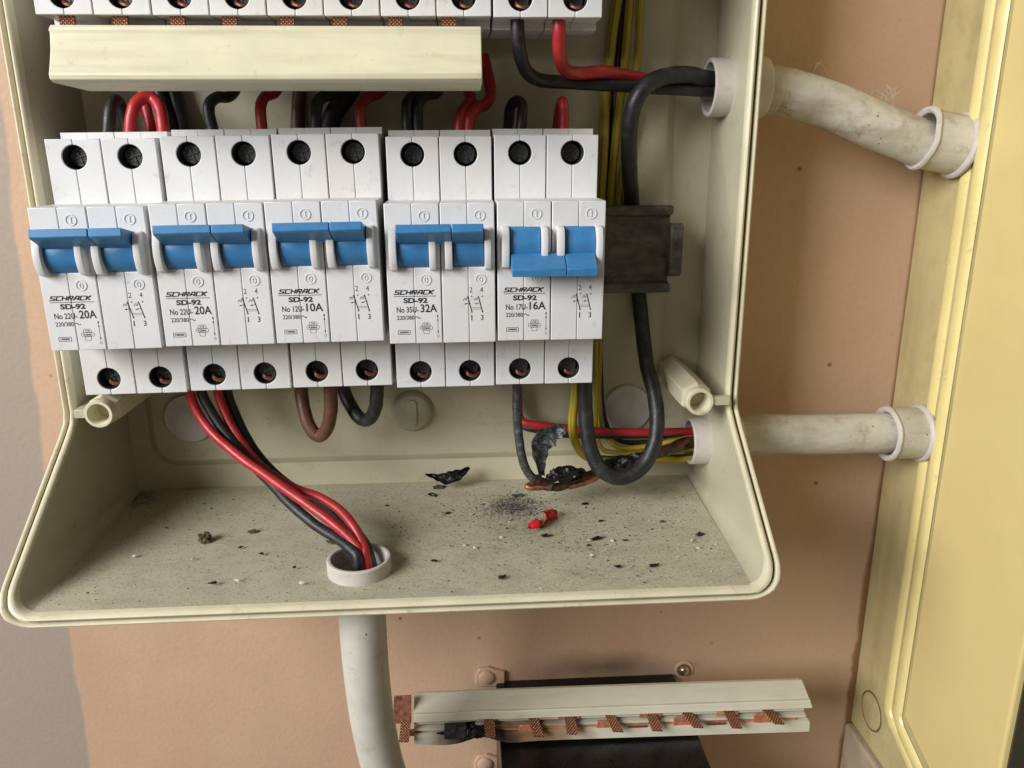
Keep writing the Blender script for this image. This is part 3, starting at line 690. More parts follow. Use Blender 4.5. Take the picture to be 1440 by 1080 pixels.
# ------------------------------------------------------------------ wires
WG = 'wires inside the beige box'
def wire(name, pts, r, mm, label, group=WG, **k):
    """pts: (pixel x, pixel y, depth Y) or ('w', x, y, z)"""
    P = [Vector(p[1:]) if p[0] == 'w' else aty(*p) for p in pts]
    k.setdefault('rough', .055); k.setdefault('seed', len(pts)+pts[0][1]*.01)
    return single(name, tube_mb(P, r, **k), M[mm], label, 'wire', group, smooth=True)
WL = [
 ('black', 2.1, [(152, 200, 38), (153, 175, 38), (156, 150, 40), (163, 141, 44), (170, 150, 48), (178, 178, 50), (180, 200, 50)], 'short black wire loop rising behind the leftmost lower breaker'),
 ('red', 2.1, [(183, 200, 38), (184, 172, 38), (189, 150, 39), (201, 138, 41), (215, 139, 42), (225, 153, 40), (229, 175, 38), (230, 200, 38)], 'red wire arched like a hoop over the leftmost lower breaker'),
 ('red', 1.9, [(196, 105, 50), (200, 125, 50), (205, 150, 48), (212, 180, 46), (214, 200, 44)], 'red wire running down behind the red hoop at left'),
 ('black', 2.6, [(216, 100, 60), (226, 135, 60), (238, 170, 58), (246, 205, 55)], 'black wire close behind the red hoop at left, against the back panel'),
 ('black', 2.6, [(238, 100, 62), (247, 135, 62), (256, 170, 60), (262, 205, 56)], 'rearmost black wire right of the red hoop'),
 ('black', 2.2, [(334, 110, 52), (330, 127, 50), (321, 136, 46), (305, 137, 42), (295, 146, 39), (294, 160, 38), (299, 182, 38), (303, 205, 38)], 'black wire with a double bend above the second breaker of the lower row'),
 ('red', 2.1, [(395, 118, 54), (385, 131, 50), (373, 136, 43), (367, 147, 38), (367, 165, 37), (369, 185, 37), (370, 205, 37)], 'red wire standing above the right pole of the second breaker, third gap from left'),
 ('black', 2.3, [(500, 112, 60), (482, 131, 54), (460, 134, 44), (447, 143, 39), (444, 160, 38), (444, 185, 38), (444, 205, 38)], 'black wire bending in above the left pole of the breaker marked 10A'),
 ('black', 3.6, [(505, 100, 62), (490, 130, 62), (470, 160, 61), (455, 205, 60)], 'thick black cable in the dark behind the breaker marked 10A'),
 ('brown', 2.6, [(425, 100, 64), (420, 140, 64), (418, 205, 63)], 'brown wire in the shade left of the breaker marked 10A'),
 ('red', 2.1, [(545, 118, 56), (533, 131, 50), (517, 138, 43), (508, 149, 38), (507, 165, 37), (509, 185, 37), (510, 205, 37)], 'red wire standing above the right pole of the breaker marked 10A'),
 ('black', 2.1, [(605, 112, 56), (597, 130, 50), (582, 134, 43), (573, 144, 38), (572, 160, 37), (573, 205, 37)], 'left of the two black wires above the breaker marked 32A'),
 ('black', 2.2, [(625, 112, 58), (614, 130, 52), (600, 134, 45), (589, 144, 39), (587, 160, 38), (588, 205, 38)], 'right of the two black wires above the breaker marked 32A'),
 ('red', 2.3, [(652, 105, 56), (660, 130, 50), (661, 143, 44), (652, 155, 39), (647, 170, 37), (645, 205, 37)], 'left of the two red wires above the breaker marked 32A'),
 ('red', 2.3, [(680, 80, 58), (686, 105, 54), (690, 130, 50), (684, 145, 45), (670, 152, 40), (662, 163, 37), (659, 182, 37), (658, 205, 37)], 'right of the two red wires above the breaker marked 32A, bending right'),
 ('black', 2.1, [(713, 205, 50), (715, 175, 50), (718, 151, 46), (726, 142, 42), (734, 147, 38), (734, 165, 37), (732, 185, 37), (731, 205, 37)], 'black wire end looped above the breaker switched down'),
 ('red', 2.0, [(780, 205, 54), (783, 180, 53), (787, 153, 48), (790, 143, 41), (792, 146, 38), (793, 165, 37), (793, 205, 37)], 'red wire end looped above the breaker switched down'),
 ('black', 2.3, [(727, 20, 24), (728, 45, 24), (731, 75, 26), (741, 101, 32), (761, 113, 38), (800, 116, 42), (850, 119, 44), (900, 122, 47), (950, 125, 50), (1000, 128, 53), ('w', 240, 54, 57)], 'black wire from the right upper breaker turning right to the conduit'),
 ('red', 2.2, [(786, 20, 24), (786, 45, 24), (787, 75, 27), (794, 97, 33), (814, 103, 38), (850, 101, 42), (890, 108, 48), (940, 118, 51), (1000, 124, 54), ('w', 240, 55, 58.5)], 'red wire from the right upper breaker turning right to the conduit'),
 ('black', 3.0, [('w', 243, 54, 63), (1003, 112, 52), (967, 105, 48), (933, 108, 44), (908, 121, 41), (892, 147, 41), (885, 185, 44), (885, 236, 52), (889, 290, 64), (893, 350, 65.3), (898, 410, 64), (904, 470, 58), (910, 515, 52), (919, 549, 46), (924, 585, 42), (921, 620, 38), (906, 653, 35), (880, 671, 33), (856, 668, 33), (838, 650, 34), (827, 618, 36), (823, 575, 38), (822, 544, 38), (822, 515, 38)], 'thick black cable looping from the upper conduit round to the breaker switched down'),
 ('yg', 1.9, [(876, -30, 64), (869, 0, 64), (862, 45, 64), (857, 90, 64), (851, 133, 64), (850, 189, 64), (846, 260, 65), (843, 330, 65.5)], 'leftmost green and yellow earth wire running up at right'),
 ('yg', 1.6, [(890, -30, 62), (886, 0, 62), (882, 50, 62), (878, 94, 62), (873, 133, 62), (866, 195, 63), (860, 260, 65), (856, 330, 65.5)], 'middle green and yellow earth wire running up at right'),
 ('yg', 1.5, [(904, -30, 61), (900, 0, 61), (898, 50, 61), (895, 97, 61), (889, 150, 60), (878, 215, 62), (870, 280, 65), (866, 340, 65.5)], 'rightmost green and yellow earth wire, passing behind the thick black cable'),
 ('black', 1.6, [(880, -30, 66), (876, 0, 66), (871, 60, 66), (866, 133, 66), (861, 200, 66), (856, 330, 66.2)], 'thin dark wire between the earth wires running up at right'),
 ('yg', 1.8, [(813, 500, 42), (810, 540, 42), (807, 570, 42), (805, 595, 42), (809, 622, 43), (822, 640, 46), (845, 646, 51), (885, 646, 56), (930, 645, 57), (965, 644, 54), ('w', 240, 52, -85)], 'bright green and yellow earth wire dropping left of the thick black cable'),
 ('yg', .95, [(839, 440, 58), (838, 500, 57), (838, 560, 56), (838, 600, 55), (844, 627, 54), (860, 636, 54), (900, 637, 55), (940, 636, 55), (970, 632, 53), ('w', 240, 52, -82)], 'thin earth wire hugging the back panel, outer of two bends'),
 ('yg', 1.2, [(845, 440, 62), (843, 500, 61), (842, 560, 60), (848, 605, 58), (864, 626, 56), (890, 630, 55), (930, 624, 54), (970, 616, 52), ('w', 240, 52, -78)], 'thin earth wire hugging the back panel, inner of two bends'),
 ('black', 1.1, [(843, 440, 64), (845, 540, 64), (852, 595, 62), (872, 620, 60), (920, 621, 58), (970, 610, 54), ('w', 240, 52, -76)], 'thin black wire beside the inner earth wire bend'),
 ('red', 1.7, [(728, 530, 60), (729, 570, 58), (731, 587, 56), (739, 595, 54), (760, 598, 53), (800, 603, 52), (850, 607, 52), (910, 608, 52), (970, 607, 53), ('w', 240, 52, -76)], 'red wire running level to the lower conduit'),
 ('black', 1.6, [(727, 530, 64), (728, 575, 62), (732, 592, 60), (741, 601, 57), (770, 606, 55), (800, 611, 54), (860, 612, 55), (920, 611, 56), (970, 611, 56), ('w', 240, 53, -78)], 'thin black wire just under the level red wire'),
 ('heatgrey', 1.75, [(727, 520, 36), (727, 548, 36), (727, 580, 36), (730, 618, 36), (736, 650, 35.5), (746, 669, 35), (762, 679, 34.5), (776, 684, 34)], 'heat-greyed black wire dropping from the breaker switched down to the burnt joint'),
 ('brown', 2.6, [(423, 520, 46), (424, 552, 46), (428, 578, 44), (437, 603, 42), (449, 613, 41), (460, 602, 39), (465, 578, 37), (465, 552, 37), (465, 520, 37)], 'brown wire loop hanging under the breaker marked 10A'),
 ('black', 2.6, [(478, 520, 48), (484, 550, 48), (493, 570, 46), (506, 588, 43), (518, 590, 40), (527, 577, 37), (530, 555, 36), (531, 520, 36)], 'black wire loop hanging under the breaker marked 10A'),
 ('red', 1.75, [(262, 520, 40), (267, 553, 40), (277, 578, 39), (290, 598, 37), (306, 616, 34), (326, 633, 30), (347, 650, 26), (372, 667, 21), (406, 691, 14), (443, 717, 7), (472, 739, 2), (497, 762, -2), (509, 785, -5), ('w', 95, -6.5, -110)], 'lower red wire of the bundle entering the floor hole'),
 ('black', 1.9, [(279, 520, 42), (284, 553, 42), (295, 575, 41), (311, 601, 39), (329, 624, 36), (350, 648, 31), (378, 676, 24), (408, 708, 15), (443, 738, 7), (472, 756, 1), (492, 771, -4), (503, 788, -7), ('w', 92, -8, -110)], 'lower black wire of the bundle entering the floor hole'),
 ('red', 1.75, [(303, 520, 44), (307, 553, 44), (315, 576, 43), (326, 600, 41), (345, 630, 37), (366, 655, 32), (393, 675, 27), (420, 689, 21), (450, 700, 15), (477, 717, 9), (497, 740, 3), (509, 762, -1), (515, 785, -5), ('w', 97, -6, -110)], 'upper red wire of the bundle arching into the floor hole'),
 ('black', 1.9, [(317, 520, 48), (320, 553, 48), (329, 578, 47), (340, 603, 45), (358, 634, 41), (380, 660, 36), (406, 682, 30), (438, 700, 23), (470, 721, 14), (497, 745, 6), (513, 765, 1), (521, 788, -3), ('w', 99, -3, -110)], 'upper black wire of the bundle behind the red ones, entering the floor hole'),
]
for mm, r, pts, lab in WL:
    wire({'yg': 'earth_wire'}.get(mm, {'red': 'red_wire', 'brown': 'brown_wire'}.get(mm, 'black_wire')), pts, r*(.9 if pts[-1][1] > 190 and pts[-1][0] != 'w' and pts[-1][1] == 205 and r < 2.5 else 1), mm, lab)

# ------------------------------------------------------------------ the burnt joint
t = tag(root('burnt_wire', tuple(aty(860, 660, 46))), 'burnt brown wire with charred insulation running from the lower conduit to the floor', 'wire')
P = [Vector((240, 52, -76)), aty(968, 622, 50), aty(935, 634, 48), aty(905, 645, 46), aty(870, 657, 44), aty(835, 666, 42), aty(807, 677, 39), aty(784, 685, 36), aty(762, 684, 34)]
build('scorched_insulation', tube_mb(P, 2.2, 18, 14, rough=.28, rf=lambda u: 2.5-1.0*u), M['burnt'], t, smooth=True)
P = [aty(925, 640, 45), aty(895, 645, 43), aty(862, 654, 42), aty(838, 662, 41)]
build('charred_insulation', tube_mb(P, 2.4, 20, 14, rough=.7, seed=4, rf=lambda u: .9+1.6*math.sin(math.pi*min(1, max(0, u)))**.6), M['char'], t, smooth=True)
P = [aty(823, 664, 38), aty(806, 664, 36), aty(790, 667, 35), aty(775, 671, 34), aty(768, 669, 34)]
build('charred_crust', tube_mb(P, 3, 20, 14, rough=.75, seed=9, rf=lambda u: .7+2.1*math.sin(math.pi*min(1, max(0, u)))**.7), M['char'], t, smooth=True)
P = [aty(772, 682, 34), aty(758, 686, 33), aty(745, 686, 33), aty(741, 683, 34), aty(750, 680, 35), aty(768, 679, 35)]
build('bare_copper_end', tube_mb(P, 1.0, 12, 10, rough=.2, seed=2), M['oldcopper'], t, smooth=True)
build('melted_red_collar', tube_mb([aty(752, 674, 34.5), aty(762, 678, 34), aty(773, 681, 34)], 1.9, 14, 8, rough=.3, seed=6, rf=lambda u: 2.2-.8*u), mat('melted_red', (.05, .012, .010), .4, var=.5, vscale=.5, bump=.6), t, smooth=True)
P = [aty(800, 686, 36), aty(830, 677, 38), aty(850, 666, 40)]
build('bare_copper_strand', tube_mb(P, .9, 10, 8, rough=.2, seed=3), M['oldcopper'], t, smooth=True)
def rough_sheet(path, widths, normal_amp, th, seed, wdir=None, ragged=.45):
    """curled brittle flake following a path"""
    P = spline(path, 8); n = len(P); mb = MB(); K = 7; rows = []
    for i, p in enumerate(P):
        u = i/(n-1); tt = (P[min(i+1, n-1)]-P[max(i-1, 0)]).normalized()
        wd = (Vector(wdir) if wdir else FW.cross(tt)); wd = (wd-tt*wd.dot(tt)).normalized(); nn = tt.cross(wd)
        j = u*(len(widths)-1); a = int(min(j, len(widths)-2)); W = widths[a]+(widths[a+1]-widths[a])*(j-a)
        for k in range(K):
            v = k/(K-1)*2-1; e = 1+ragged*noise.noise(Vector((u*9, v*1.2, seed)))
            q = p + wd*(v*W/2*e) + nn*((1-v*v)*normal_amp + .9*noise.noise(Vector((u*8, v*2, seed+5))))
            rows.append((q, nn))
    for s_ in (1, -1): mb.v += [q+nn*th*s_/2 for q, nn in rows]
    N_ = len(rows)
    for s_ in (0, 1):
        for i in range(n-1):
            for k in range(K-1):
                a = s_*N_+i*K+k; mb.f.append((a, a+1, a+K+1, a+K))
    for i in range(n-1):
        for k in (0, K-1): a = i*K+k; mb.f.append((a, a+K, a+K+N_, a+N_))
    for i in (0, n-1):
        for k in range(K-1): a = i*K+k; mb.f.append((a, a+1, a+1+N_, a+N_))
    return mb
single('charred_flake', rough_sheet([aty(763, 670, 34), aty(760, 650, 34), aty(761, 630, 33), aty(770, 615, 32), aty(787, 606, 31), aty(795, 604, 30)], [2.0, 4.2, 7.4, 8.0, 5.4, 2.6], 1.0, .5, 11), M['flap'], 'charred strip of insulation standing up from the burnt joint', 'charred insulation', smooth=True)
zf = ZF+.3
def onf(px, py, up=0): p = at(px, py, 2, zf); return Vector((p.x, p.y, zf+up))
a = rough_sheet([at(597, 667, 1, 62), at(612, 670, 1, 60), at(628, 673, 1, 58), at(645, 667, 1, 59), at(661, 657, 1, 62)], [.5, 2.2, 5.4, 4.6, .8], 1.6, .6, 21)
single('charred_flake', a, M['char'], 'twisted black flake of burnt insulation leaning on the back ledge of the box floor', 'charred insulation', smooth=True)

# ------------------------------------------------------------------ debris on the enclosure floor
def pebble(c, rx, ry, rz, seed, sub=2, amp=.5, rot=0):
    bm = bmesh.new(); bmesh.ops.create_icosphere(bm, subdivisions=sub, radius=1)
    mb = MB(); cr, sr = math.cos(rot), math.sin(rot)
    for v in bm.verts:
        k = 1+amp*noise.noise(v.co*1.6+Vector((seed*3.1, 0, 0)))+amp*.5*noise.noise(v.co*4+Vector((0, seed*2.3, 0)))
        x, y, z = v.co.x*rx*k, v.co.y*ry*k, max(v.co.z, -.6)*rz*k
        mb.v.append(Vector((c.x+x*cr-y*sr, c.y+x*sr+y*cr, c.z+z+rz*.6)))
    mb.f = [tuple(v.index for v in f.verts) for f in bm.faces]; bm.free(); return mb
single('dirt_clod', pebble(onf(288, 760), 2.6, 2.0, 1.7, 1, 3, .8), M['crumb'], 'small brown clod of dirt on the left of the box floor', 'dirt clod', smooth=False)
# the torn bit of red plastic: folded strip
t = MB(); A = onf(757, 744); B = onf(768, 731)
t = rough_sheet([onf(746, 746, .8), onf(756, 743, 1.8), onf(764, 734, 2.2), onf(779, 727, 1.2)], [3.6, 4.4, 4.6, 4.8], 1.9, .7, 3, wdir=(.6, .8, .1), ragged=.12)
single('red_plastic_scrap', t, M['redbit'], 'torn scrap of bright red plastic beside the soot on the box floor', 'plastic scrap', smooth=True)
def scrap(name, pts, w_, mm, lab, seed, amp=.5, cat='debris', grp='scraps lying on the box floor'):
    o = single(name, rough_sheet([onf(*p) for p in pts], w_, amp, .35, seed, wdir=(.3, 1, .2)), M[mm], lab, cat, grp, smooth=True)
BL = [(706, 812, 1.8, 'black flake near the front lip under the red scrap'), (767, 754, 1.9, 'black flake just below the red scrap'), (840, 758, 2.0, 'flat black flake right of the red scrap'),
      (845, 733, 1.2, 'small round black flake behind the flat one'), (879, 760, 1.1, 'small black flake at centre right of the box floor'), (868, 797, 1.3, 'dark greenish crumb near the front lip'),
      (919, 796, 1.7, 'spiky black flake near the front right'), (984, 752, 2.0, 'large black flake at the right side of the box floor'), (931, 734, 1.3, 'brownish flake behind the large right one'),
      (823, 709, 1.6, 'thin black flake in front of the thick cable'), (828, 767, .9, 'tiny black flake below the flat one'), (727, 698, 2.4, 'grey fluffy ash lump at the edge of the soot patch'),
      (300, 820, 1.4, 'dark flake at front left of the box floor'), (338, 770, 1.1, 'small dark flake left of the wire bundle'), (355, 748, 2.0, 'brown flake beneath the wire bundle'),
      (414, 798, .9, 'dark speck left of the floor hole'), (610, 789, 1.3, 'black flake right of the floor hole'), (630, 722, 1.3, 'dark flake left of the soot patch'),
      (608, 697, 2.2, 'pointed black flake below the twisted flake'), (618, 686, 3.0, 'grey-black crumbs under the twisted flake'), (544, 711, 1.0, 'small flake above the floor hole'),
      (465, 763, 2.0, 'brown flake touching the white ring of the floor hole'), (368, 779, 1.1, 'dark flake left of the floor hole')]
for i, (x, y, s_, lab) in enumerate(BL):
    mm = 'crumb' if 'brown' in lab else ('heatgrey' if 'grey' in lab else 'char')
    single('burnt_crumb', pebble(onf(x, y), s_*.88, s_*.5, s_*.28, i+3, 2, .9, random.uniform(-.5, .5)), M[mm], lab, 'crumb', 'dark crumbs on the box floor')
WH = [(829, 761, 'white chip left of the pair right of the red scrap'), (861, 761, 'white chip right of the pair right of the red scrap'), (832, 781, 'curved white shaving below the two white chips'), (982, 771, 'large white chip near the right wall'),
      (974, 760, 'white chip just behind the large one near the right wall'), (668, 771, 'white chip left of the soot patch, nearer'), (705, 756, 'white chip in front of the soot patch'), (654, 767, 'leftmost of three white chips in front of the soot'),
      (663, 724, 'white chip at the left edge of the soot patch'), (189, 782, 'white chip alone at the left of the floor'), (271, 786, 'long white chip below the brown clod'), (333, 816, 'white chip near the front left lip'), (424, 820, 'white chip in front left of the floor hole')]
for i, (x, y, lab) in enumerate(WH):
    single('white_chip', pebble(onf(x, y), .95, .6, .4, i+50, 1, .7, random.uniform(-1, 1)), M['ash'], lab, 'chip', 'white chips on the box floor')
def specks(name, n_, mm, gen, smin, smax, lab):
    mb = MB()
    for i in range(n_):
        p = gen()
        if p is None or not (XL+4 < p.x < XR-5 and -24 < p.y < 65) or (p.x-94)**2+(p.y+6)**2 < 12.5**2: continue
        s_ = random.uniform(smin, smax)*(2 if random.random() < .05 else 1); k = random.choice((3, 4, 5)); a0 = random.uniform(0, 6.28); h = s_*random.uniform(.3, .8)
        base = [Vector((p.x+s_*random.uniform(.5, 1.2)*math.cos(a0+6.2832*j/k), p.y+s_*random.uniform(.3, .9)*math.sin(a0+6.2832*j/k), zf-.02)) for j in range(k)]
        mb.add(base+[Vector((p.x, p.y, zf+h))], [(j, (j+1) % k, k) for j in range(k)])
    return tag(build(name, mb, M[mm]), lab, 'debris', None, 'stuff')
def g_all(): return Vector((random.uniform(XL+4, XR-6), 65-90*random.random(), 0))
def g_soot():
    c = onf(718, 712); return Vector((c.x+random.gauss(0, 8.5), c.y+random.gauss(0, 7), 0))
def g_mid():
    c = onf(770, 755); return Vector((c.x+random.gauss(0, 36), c.y+random.gauss(0, 22), 0))
def g_right():
    c = onf(900, 750); return Vector((c.x+random.gauss(10, 30), c.y+random.gauss(0, 24), 0))
specks('soot_grains', 1500, 'char', g_soot, .08, .34, 'patch of fine black soot grains on the box floor')
specks('dark_dust', 1900, 'char', g_mid, .09, .32, 'scattered dark grains round the soot patch on the box floor')
specks('brown_dust', 2600, 'crumb', g_all, .10, .36, 'scattered brown dust grains over the whole box floor')
specks('pale_dust', 520, 'ash', g_right, .10, .34, 'pale plaster grains scattered on the right of the box floor')
specks('pale_grit', 130, 'ash', g_mid, .08, .30, 'pale grit around the soot patch on the box floor')

# ------------------------------------------------------------------ yellow cabinet at right
t = tag(root('yellow_cabinet', (420, 60, -243)), 'yellowed plastic cabinet with a double lip and a blanked knockout, at the right', 'cabinet')
YZ = [(79.8, 330), (52, 330), (52, -210), (48, -216), (-14, -241), (-20, -243.5), (79.8, -243.5)]
build('cabinet_base', MB().prism(YZ, 0, 325, 560), M['yside'], t, bevel=.8)
CV = [(37.5, 330), (-23.7, 330), (-23.7, -255), (-22, -256), (37.5, -219)]
CV = [(37.8, 330), (-22.2, 330), (-23.7, 328), (-23.7, -251), (-21, -249), (36, -223), (37.8, -220)]
build('cabinet_cover', MB().prism(CV, 0, 325.8, 560), M['yellow'], t, bevel=1.2, bseg=3)
def lip(y0, y1, xo, name, mm, zb, sl=.40):
    mb = MB(); seq = [(y0, y1, 330.0), (y0, y1, 120.0), (y0, y1, 0.0), (y0, y1, -120.0), (y0, y1, zb+5)]
    sec = [(0, 1.4), (.12, .35), (.35, 0), (.65, 0), (.88, .35), (1, 1.4)]
    path = []
    ym = (y0+y1)/2
    path = [(Vector((ym, 330)), Vector((1, 0))), (Vector((ym, 100)), Vector((1, 0))), (Vector((ym, -60)), Vector((1, 0))), (Vector((ym, zb+4)), Vector((1, 0))), (Vector((ym-1.2, zb)), Vector((.85, -.5))), (Vector((ym-5, zb-3.4)), Vector((.38, -.92))), (Vector((-30, zb-3.4-(ym+25)*sl)), Vector((.37, -.93)))]
    W = y0-y1
    for (p, nn) in path:
        for u, dx in sec: q = p+nn*(W*(.5-u)); mb.v.append(Vector((xo+dx, q.x, q.y)))
    K = len(sec)
    for i in range(len(path)-1):
        for k in range(K-1): mb.f.append((i*K+k, i*K+k+1, (i+1)*K+k+1, (i+1)*K+k))
    return build(name, mb, M[mm], t, smooth=True)
lip(52.6, 47.0, 324.0, 'base_lip', 'ylip', -214)
lip(44.6, 37.8, 323.6, 'cover_lip', 'ylip', -211)
build('lip_recess', MB().prism([(52, 330), (37, 330), (37, -206), (-24, -231), (-24, -245), (45, -219), (52, -212)], 0, 325.35, 340), M['yside'], t)
# blanked knockout: a raised ring with a centre boss
kc = Vector((325, 62, -224))
b = MB().lathe([(0, 9.6), (-.35, 9.5), (-.35, 8.9), (0, 8.8)], kc, (1, 0, 0), 40); build('knockout_ring', b, M['groove'], t, smooth=True)
b = MB().lathe([(0, 8.7), (-.5, 8.5), (-.7, 7.5), (-.7, .01)], kc, (1, 0, 0), 40); build('knockout_disc', b, M['yside'], t, smooth=True)
build('cover_window', MB().box(328.5, 556, -24.6, -22.5, -246, 326), M['window'], t, bevel=.3)
t = tag(root('painted_box', (420, 60, -420)), 'whitish painted box directly below the yellow cabinet, at the bottom right corner', 'box')
build('box_body', MB().box(322.2, 560, -4, 79.9, -420, -244.6), M['plinth'], t, bevel=1.5, bseg=3)
build('box_cover', MB().box(324, 560, -40, -4.4, -420, -247.5), M['plinth'], t, bevel=1.5, bseg=3)

# ------------------------------------------------------------------ black meter box and its lugs
t = tag(root('black_box', (187, 60, -330)), 'glossy black box fixed to the wall under the fallen busbar', 'box')
build('box_case', MB().box(143.6, 231.6, -6, 79.9, -330, -211.2), M['blackbox'], t, bevel=1.0, bseg=3)
for (px, py, nm) in ((684, 952, 0), (963, 945, 1), (682, 1074, 2)):
    p = aty(px, py, 78); 
    if nm != 1:
        lg = MB().prism([(p.x+a, p.z+b) for a, b in ((-5.6, -4), (-5.2, 1.6), (-3.4, 4.6), (1, 5.2), (4, 4.0), (9.0, 2.4), (9.0, -5), (4, -5.4), (-4, -5.4))], 1, 77.6, 79.9)
        o = build('mounting_lug', lg, M['paintlug'], t, bevel=.7, bseg=3)
        sc_ = MB().lathe([(0, 4.0), (-.8, 3.8), (-1.6, 2.6), (-1.8, .01)], (p.x, 77.6, p.z), (0, 1, 0), 24); build('painted_screw', sc_, M['paintlug'], o, smooth=True)
    else:
        lg = MB().lathe([(0, 5.0), (-.5, 4.7), (-.5, 3.5), (-.2, 3.3)], (p.x, 79.8, p.z), (0, 1, 0), 24); o = build('mounting_lug', lg, M['paintlug'], t, smooth=True)
        sc_ = MB().lathe([(.4, 3.0), (-1.2, 2.8), (-2.4, 1.7), (-2.7, .01)], (p.x, 79.6, p.z), (0, 1, 0), 24); build('dome_screw', sc_, M['steel'], o, smooth=True)

# ------------------------------------------------------------------ the burnt busbar lying on the black box
t = tag(root('busbar', (195, 42, -211)), 'removed busbar with copper tabs and melted black left end, resting on the black box', 'busbar')
bx0, bx1 = 106.6, 281.0
def bend(x):                                # melted sag near the left end
    u = (x-bx0); return 2.4*math.exp(-((u-29)/7.0)**2) - .5*math.exp(-((u-14)/6.5)**2) - .5*math.exp(-((u-42)/7)**2)
def channel(name, prf, mm, melt=0, xa=None, xb=None, bev=True):
    xa, xb = xa or bx0, xb or bx1; n_ = 60; mb = MB(); K = len(prf)
    for i in range(n_+1):
        x = xa+(xb-xa)*i/n_
        for (y, z) in prf: mb.v.append(Vector((x, y+melt*.25*bend(x), z+melt*bend(x)+.2*math.sin((x-bx0)/60)+(1.3+.9*melt)*(1-(x-bx0)/(bx1-bx0)))))
    for i in range(n_):
        for k in range(K): mb.f.append((i*K+k, i*K+(k+1) % K, (i+1)*K+(k+1) % K, (i+1)*K+k))
    mb.f.append(tuple(range(K))[::-1]); mb.f.append(tuple(n_*K+k for k in range(K)))
    return build(name, mb, M[mm], t, smooth=True, angle=30)
def chanmat():
    m = mat('busbar_channel_plastic', (.62, .60, .49), .45, var=.04, vscale=.05, bump=.05, streak=((.35, .31, .2, 1), .35, .25, (.12, 1, 1)))
    nt = m.node_tree; N = nt.nodes; L = nt.links; b = N['Principled BSDF']; old = b.inputs['Base Color'].links[0].from_socket
    tc = N.new('ShaderNodeTexCoord'); n = N.new('ShaderNodeTexNoise'); n.inputs['Scale'].default_value = 120; n.inputs['Detail'].default_value = 5; L.new(tc.outputs['Object'], n.inputs[0]); cur = old
    for (cx, cz, sx, sz, c, amt) in ((150-195, 4, 36, 11, (.26, .13, .045, 1), .9), (137-195, 4, 22, 7, (.012, .009, .008, 1), .98)):
        s1 = N.new('ShaderNodeVectorMath'); s1.operation = 'SUBTRACT'; s1.inputs[1].default_value = (cx*S, 0, cz*S); L.new(tc.outputs['Object'], s1.inputs[0])
        s2 = N.new('ShaderNodeVectorMath'); s2.operation = 'MULTIPLY'; s2.inputs[1].default_value = (1000/sx, 0, 1000/sz); L.new(s1.outputs[0], s2.inputs[0])
        ln = N.new('ShaderNodeVectorMath'); ln.operation = 'LENGTH'; L.new(s2.outputs[0], ln.inputs[0])
        ma = N.new('ShaderNodeMath'); ma.operation = 'MULTIPLY_ADD'; ma.inputs[1].default_value = .8; L.new(n.outputs[0], ma.inputs[0]); L.new(ln.outputs['Value'], ma.inputs[2])
        r = N.new('ShaderNodeMapRange'); r.inputs[1].default_value = 1.45; r.inputs[2].default_value = .85; r.inputs[4].default_value = amt; L.new(ma.outputs[0], r.inputs[0])
        x = N.new('ShaderNodeMix'); x.data_type = 'RGBA'; x.inputs[7].default_value = c; L.new(r.outputs[0], x.inputs[0]); L.new(cur, x.inputs[6]); cur = x.outputs[2]
    L.new(cur, b.inputs['Base Color']); return m
M['chan'] = chanmat()
channel('top_cover', [(47.5, -193.6), (46.5, -193.0), (35.0, -197.0), (34.0, -197.6), (33.8, -198.2), (34.6, -198.4), (36.0, -198.0), (48, -194.6)], 'chan', .15)
channel('cover_ridge', [(37.0, -196.0), (36.2, -196.0), (35.9, -196.5), (36.6, -196.9)], 'chan', .15)
channel('back_web', [(48, -194.4), (49.5, -194.4), (49.5, -210.8), (48, -210.8)], 'chan', 0)
channel('shelf', [(36.2, -200.2), (49, -199.8), (49, -200.8), (36.2, -201.3)], 'chan', .3, None, bx1-2.5)
channel('shelf', [(35.6, -203.2), (49, -203.0), (49, -204.0), (35.6, -204.4)], 'chan', .5, None, bx1-1.5)
channel('bottom_lip', [(34.4, -206.4), (35.4, -206.0), (48.5, -207.4), (48.5, -208.4), (36.2, -207.4), (36.0, -208.6), (35.0, -210.9), (34.0, -210.7)], 'chan', 1.0)
channel('copper_strip', [(35.8, -204.8), (37, -204.8), (37, -205.6), (35.8, -205.6)], 'copper', .5, bx0+30, bx1-6)
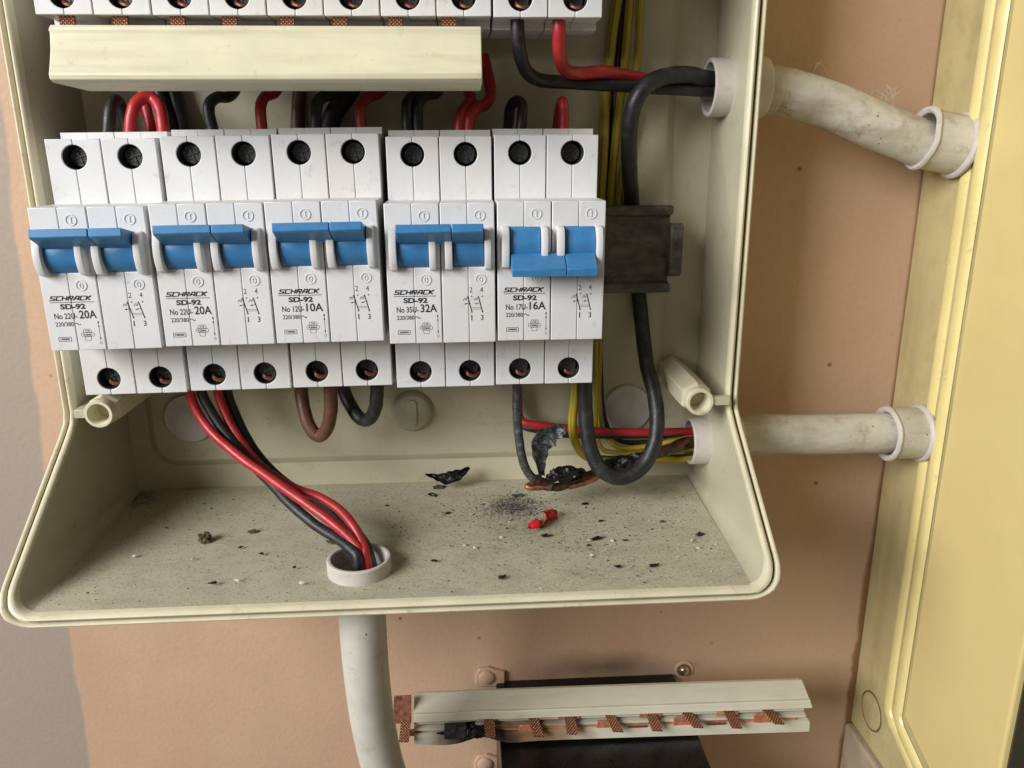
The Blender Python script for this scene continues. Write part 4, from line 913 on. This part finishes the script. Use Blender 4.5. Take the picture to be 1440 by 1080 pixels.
for k, (px, y0, y1, lean) in enumerate(((688, 1006, 1037, 1), (752, 1013, 1036, 5), (802, 1006, 1033, 4), (862, 1009, 1029, 9), (919, 1004, 1028, 9), (972, 1005, 1023, 14), (1029, 1001, 1024, 13), (1085, 1000, 1018, 16))):
    plate = k % 2 == 1
    a = aty(px-lean*.5, y0-3, 36.5); bq = aty(px+lean*.5+(1 if not plate else 3), y1, 29.5)
    mm = 'knurl'
    o = build('knurled_tab', strip(a, bq, (1, 0, -.1), 4.5, .9), M[mm], t)
    if plate:
        c = aty(px-lean*.5-7, (y0+y1)/2+1, 36)
        pb = MB().prism([(c.x-3.6, c.z+2.9), (c.x+1.5, c.z+2.9), (c.x+5.5, c.z-3.1), (c.x-4.0, c.z-3.1)], 1, 35.0, 36.0); build('copper_plate', pb, M['copper'], o, bevel=.25)
    else:
        c = aty(px-lean*.5, y0+1, 36); pb = MB().box(c.x-5.0, c.x+5.0, 35.6, 37, c.z-1.3, c.z+.6); build('copper_plate', pb, M['oldcopper'] if k == 0 else M['copper'], o, bevel=.25)
        if k in (4, 6): 
            c = aty(px-24, y1-4, 35); sn = MB().prism([(c.x-4, c.z+1.2), (c.x+5, c.z+1.0), (c.x+3.5, c.z-.8), (c.x, c.z-1.7), (c.x-2.5, c.z-.7)], 1, 34.6, 35.4); build('copper_foot', sn, M['oldcopper'], o)
# copper end sticking out at the left
a, b_ = aty(566, 978, 40), aty(566, 1017, 36)
o = build('copper_end_plate', strip(a, b_, (1, 0, 0), 7.6, .9), M['oldcopper'], t, bevel=.2)
build('knurled_tab', strip(aty(571, 1014, 34.5), aty(568, 1044, 31), (1, 0, 0), 4.2, .8), M['knurl'], t)
build('copper_stub', MB().box(102.5, 109.5, 36, 38, -205.5, -203.4), M['oldcopper'], t)
# burnt terminal
p = aty(641, 1029, 34)
nb = MB().box(p.x-5.0, p.x+4.6, 33.0, 40, p.z-3.0, p.z+3.0)
build('burnt_terminal', nb, M['heatgrey'], t, bevel=.6, bseg=3)
build('burnt_block', tube_mb([aty(655, 1028, 36), aty(668, 1027, 36), aty(682, 1026, 36.5), aty(694, 1024, 37)], 3, 16, 10, rough=.35, seed=12, rf=lambda u: 3.4-.9*u), M['char'], t, smooth=True)
build('burnt_pin', tube_mb([aty(614, 1031, 35), aty(624, 1031, 35), aty(634, 1030, 35)], .8, 8, 4, rough=.2, rf=lambda u: .3+.7*u), M['char'], t, smooth=True)

# ------------------------------------------------------------------ cobweb tufts by the upper conduit
mb = MB()
def hair(pts, r=.07):
    b = tube_mb([aty(*p) for p in pts], r, 5, 6); mb.add(b.v, b.f)
hair([(1150, 108, 62), (1146, 98, 60), (1152, 88, 60), (1160, 96, 61), (1164, 106, 62)]); hair([(1135, 98, 64), (1145, 88, 62), (1152, 90, 60)]); hair([(1140, 106, 60), (1150, 92, 60), (1156, 84, 61)])
for i in range(14):
    x, y = 1243+random.gauss(0, 9), 134+random.gauss(0, 6)
    hair([(x, y, 64), (x+random.uniform(-10, 10), y-random.uniform(2, 10), 62), (x+random.uniform(-14, 14), y+random.uniform(0, 12), 60)], .06)
tag(build('cobweb', mb, M['ash']), 'wispy cobweb strands on the upper conduit', 'cobweb', None, 'stuff')
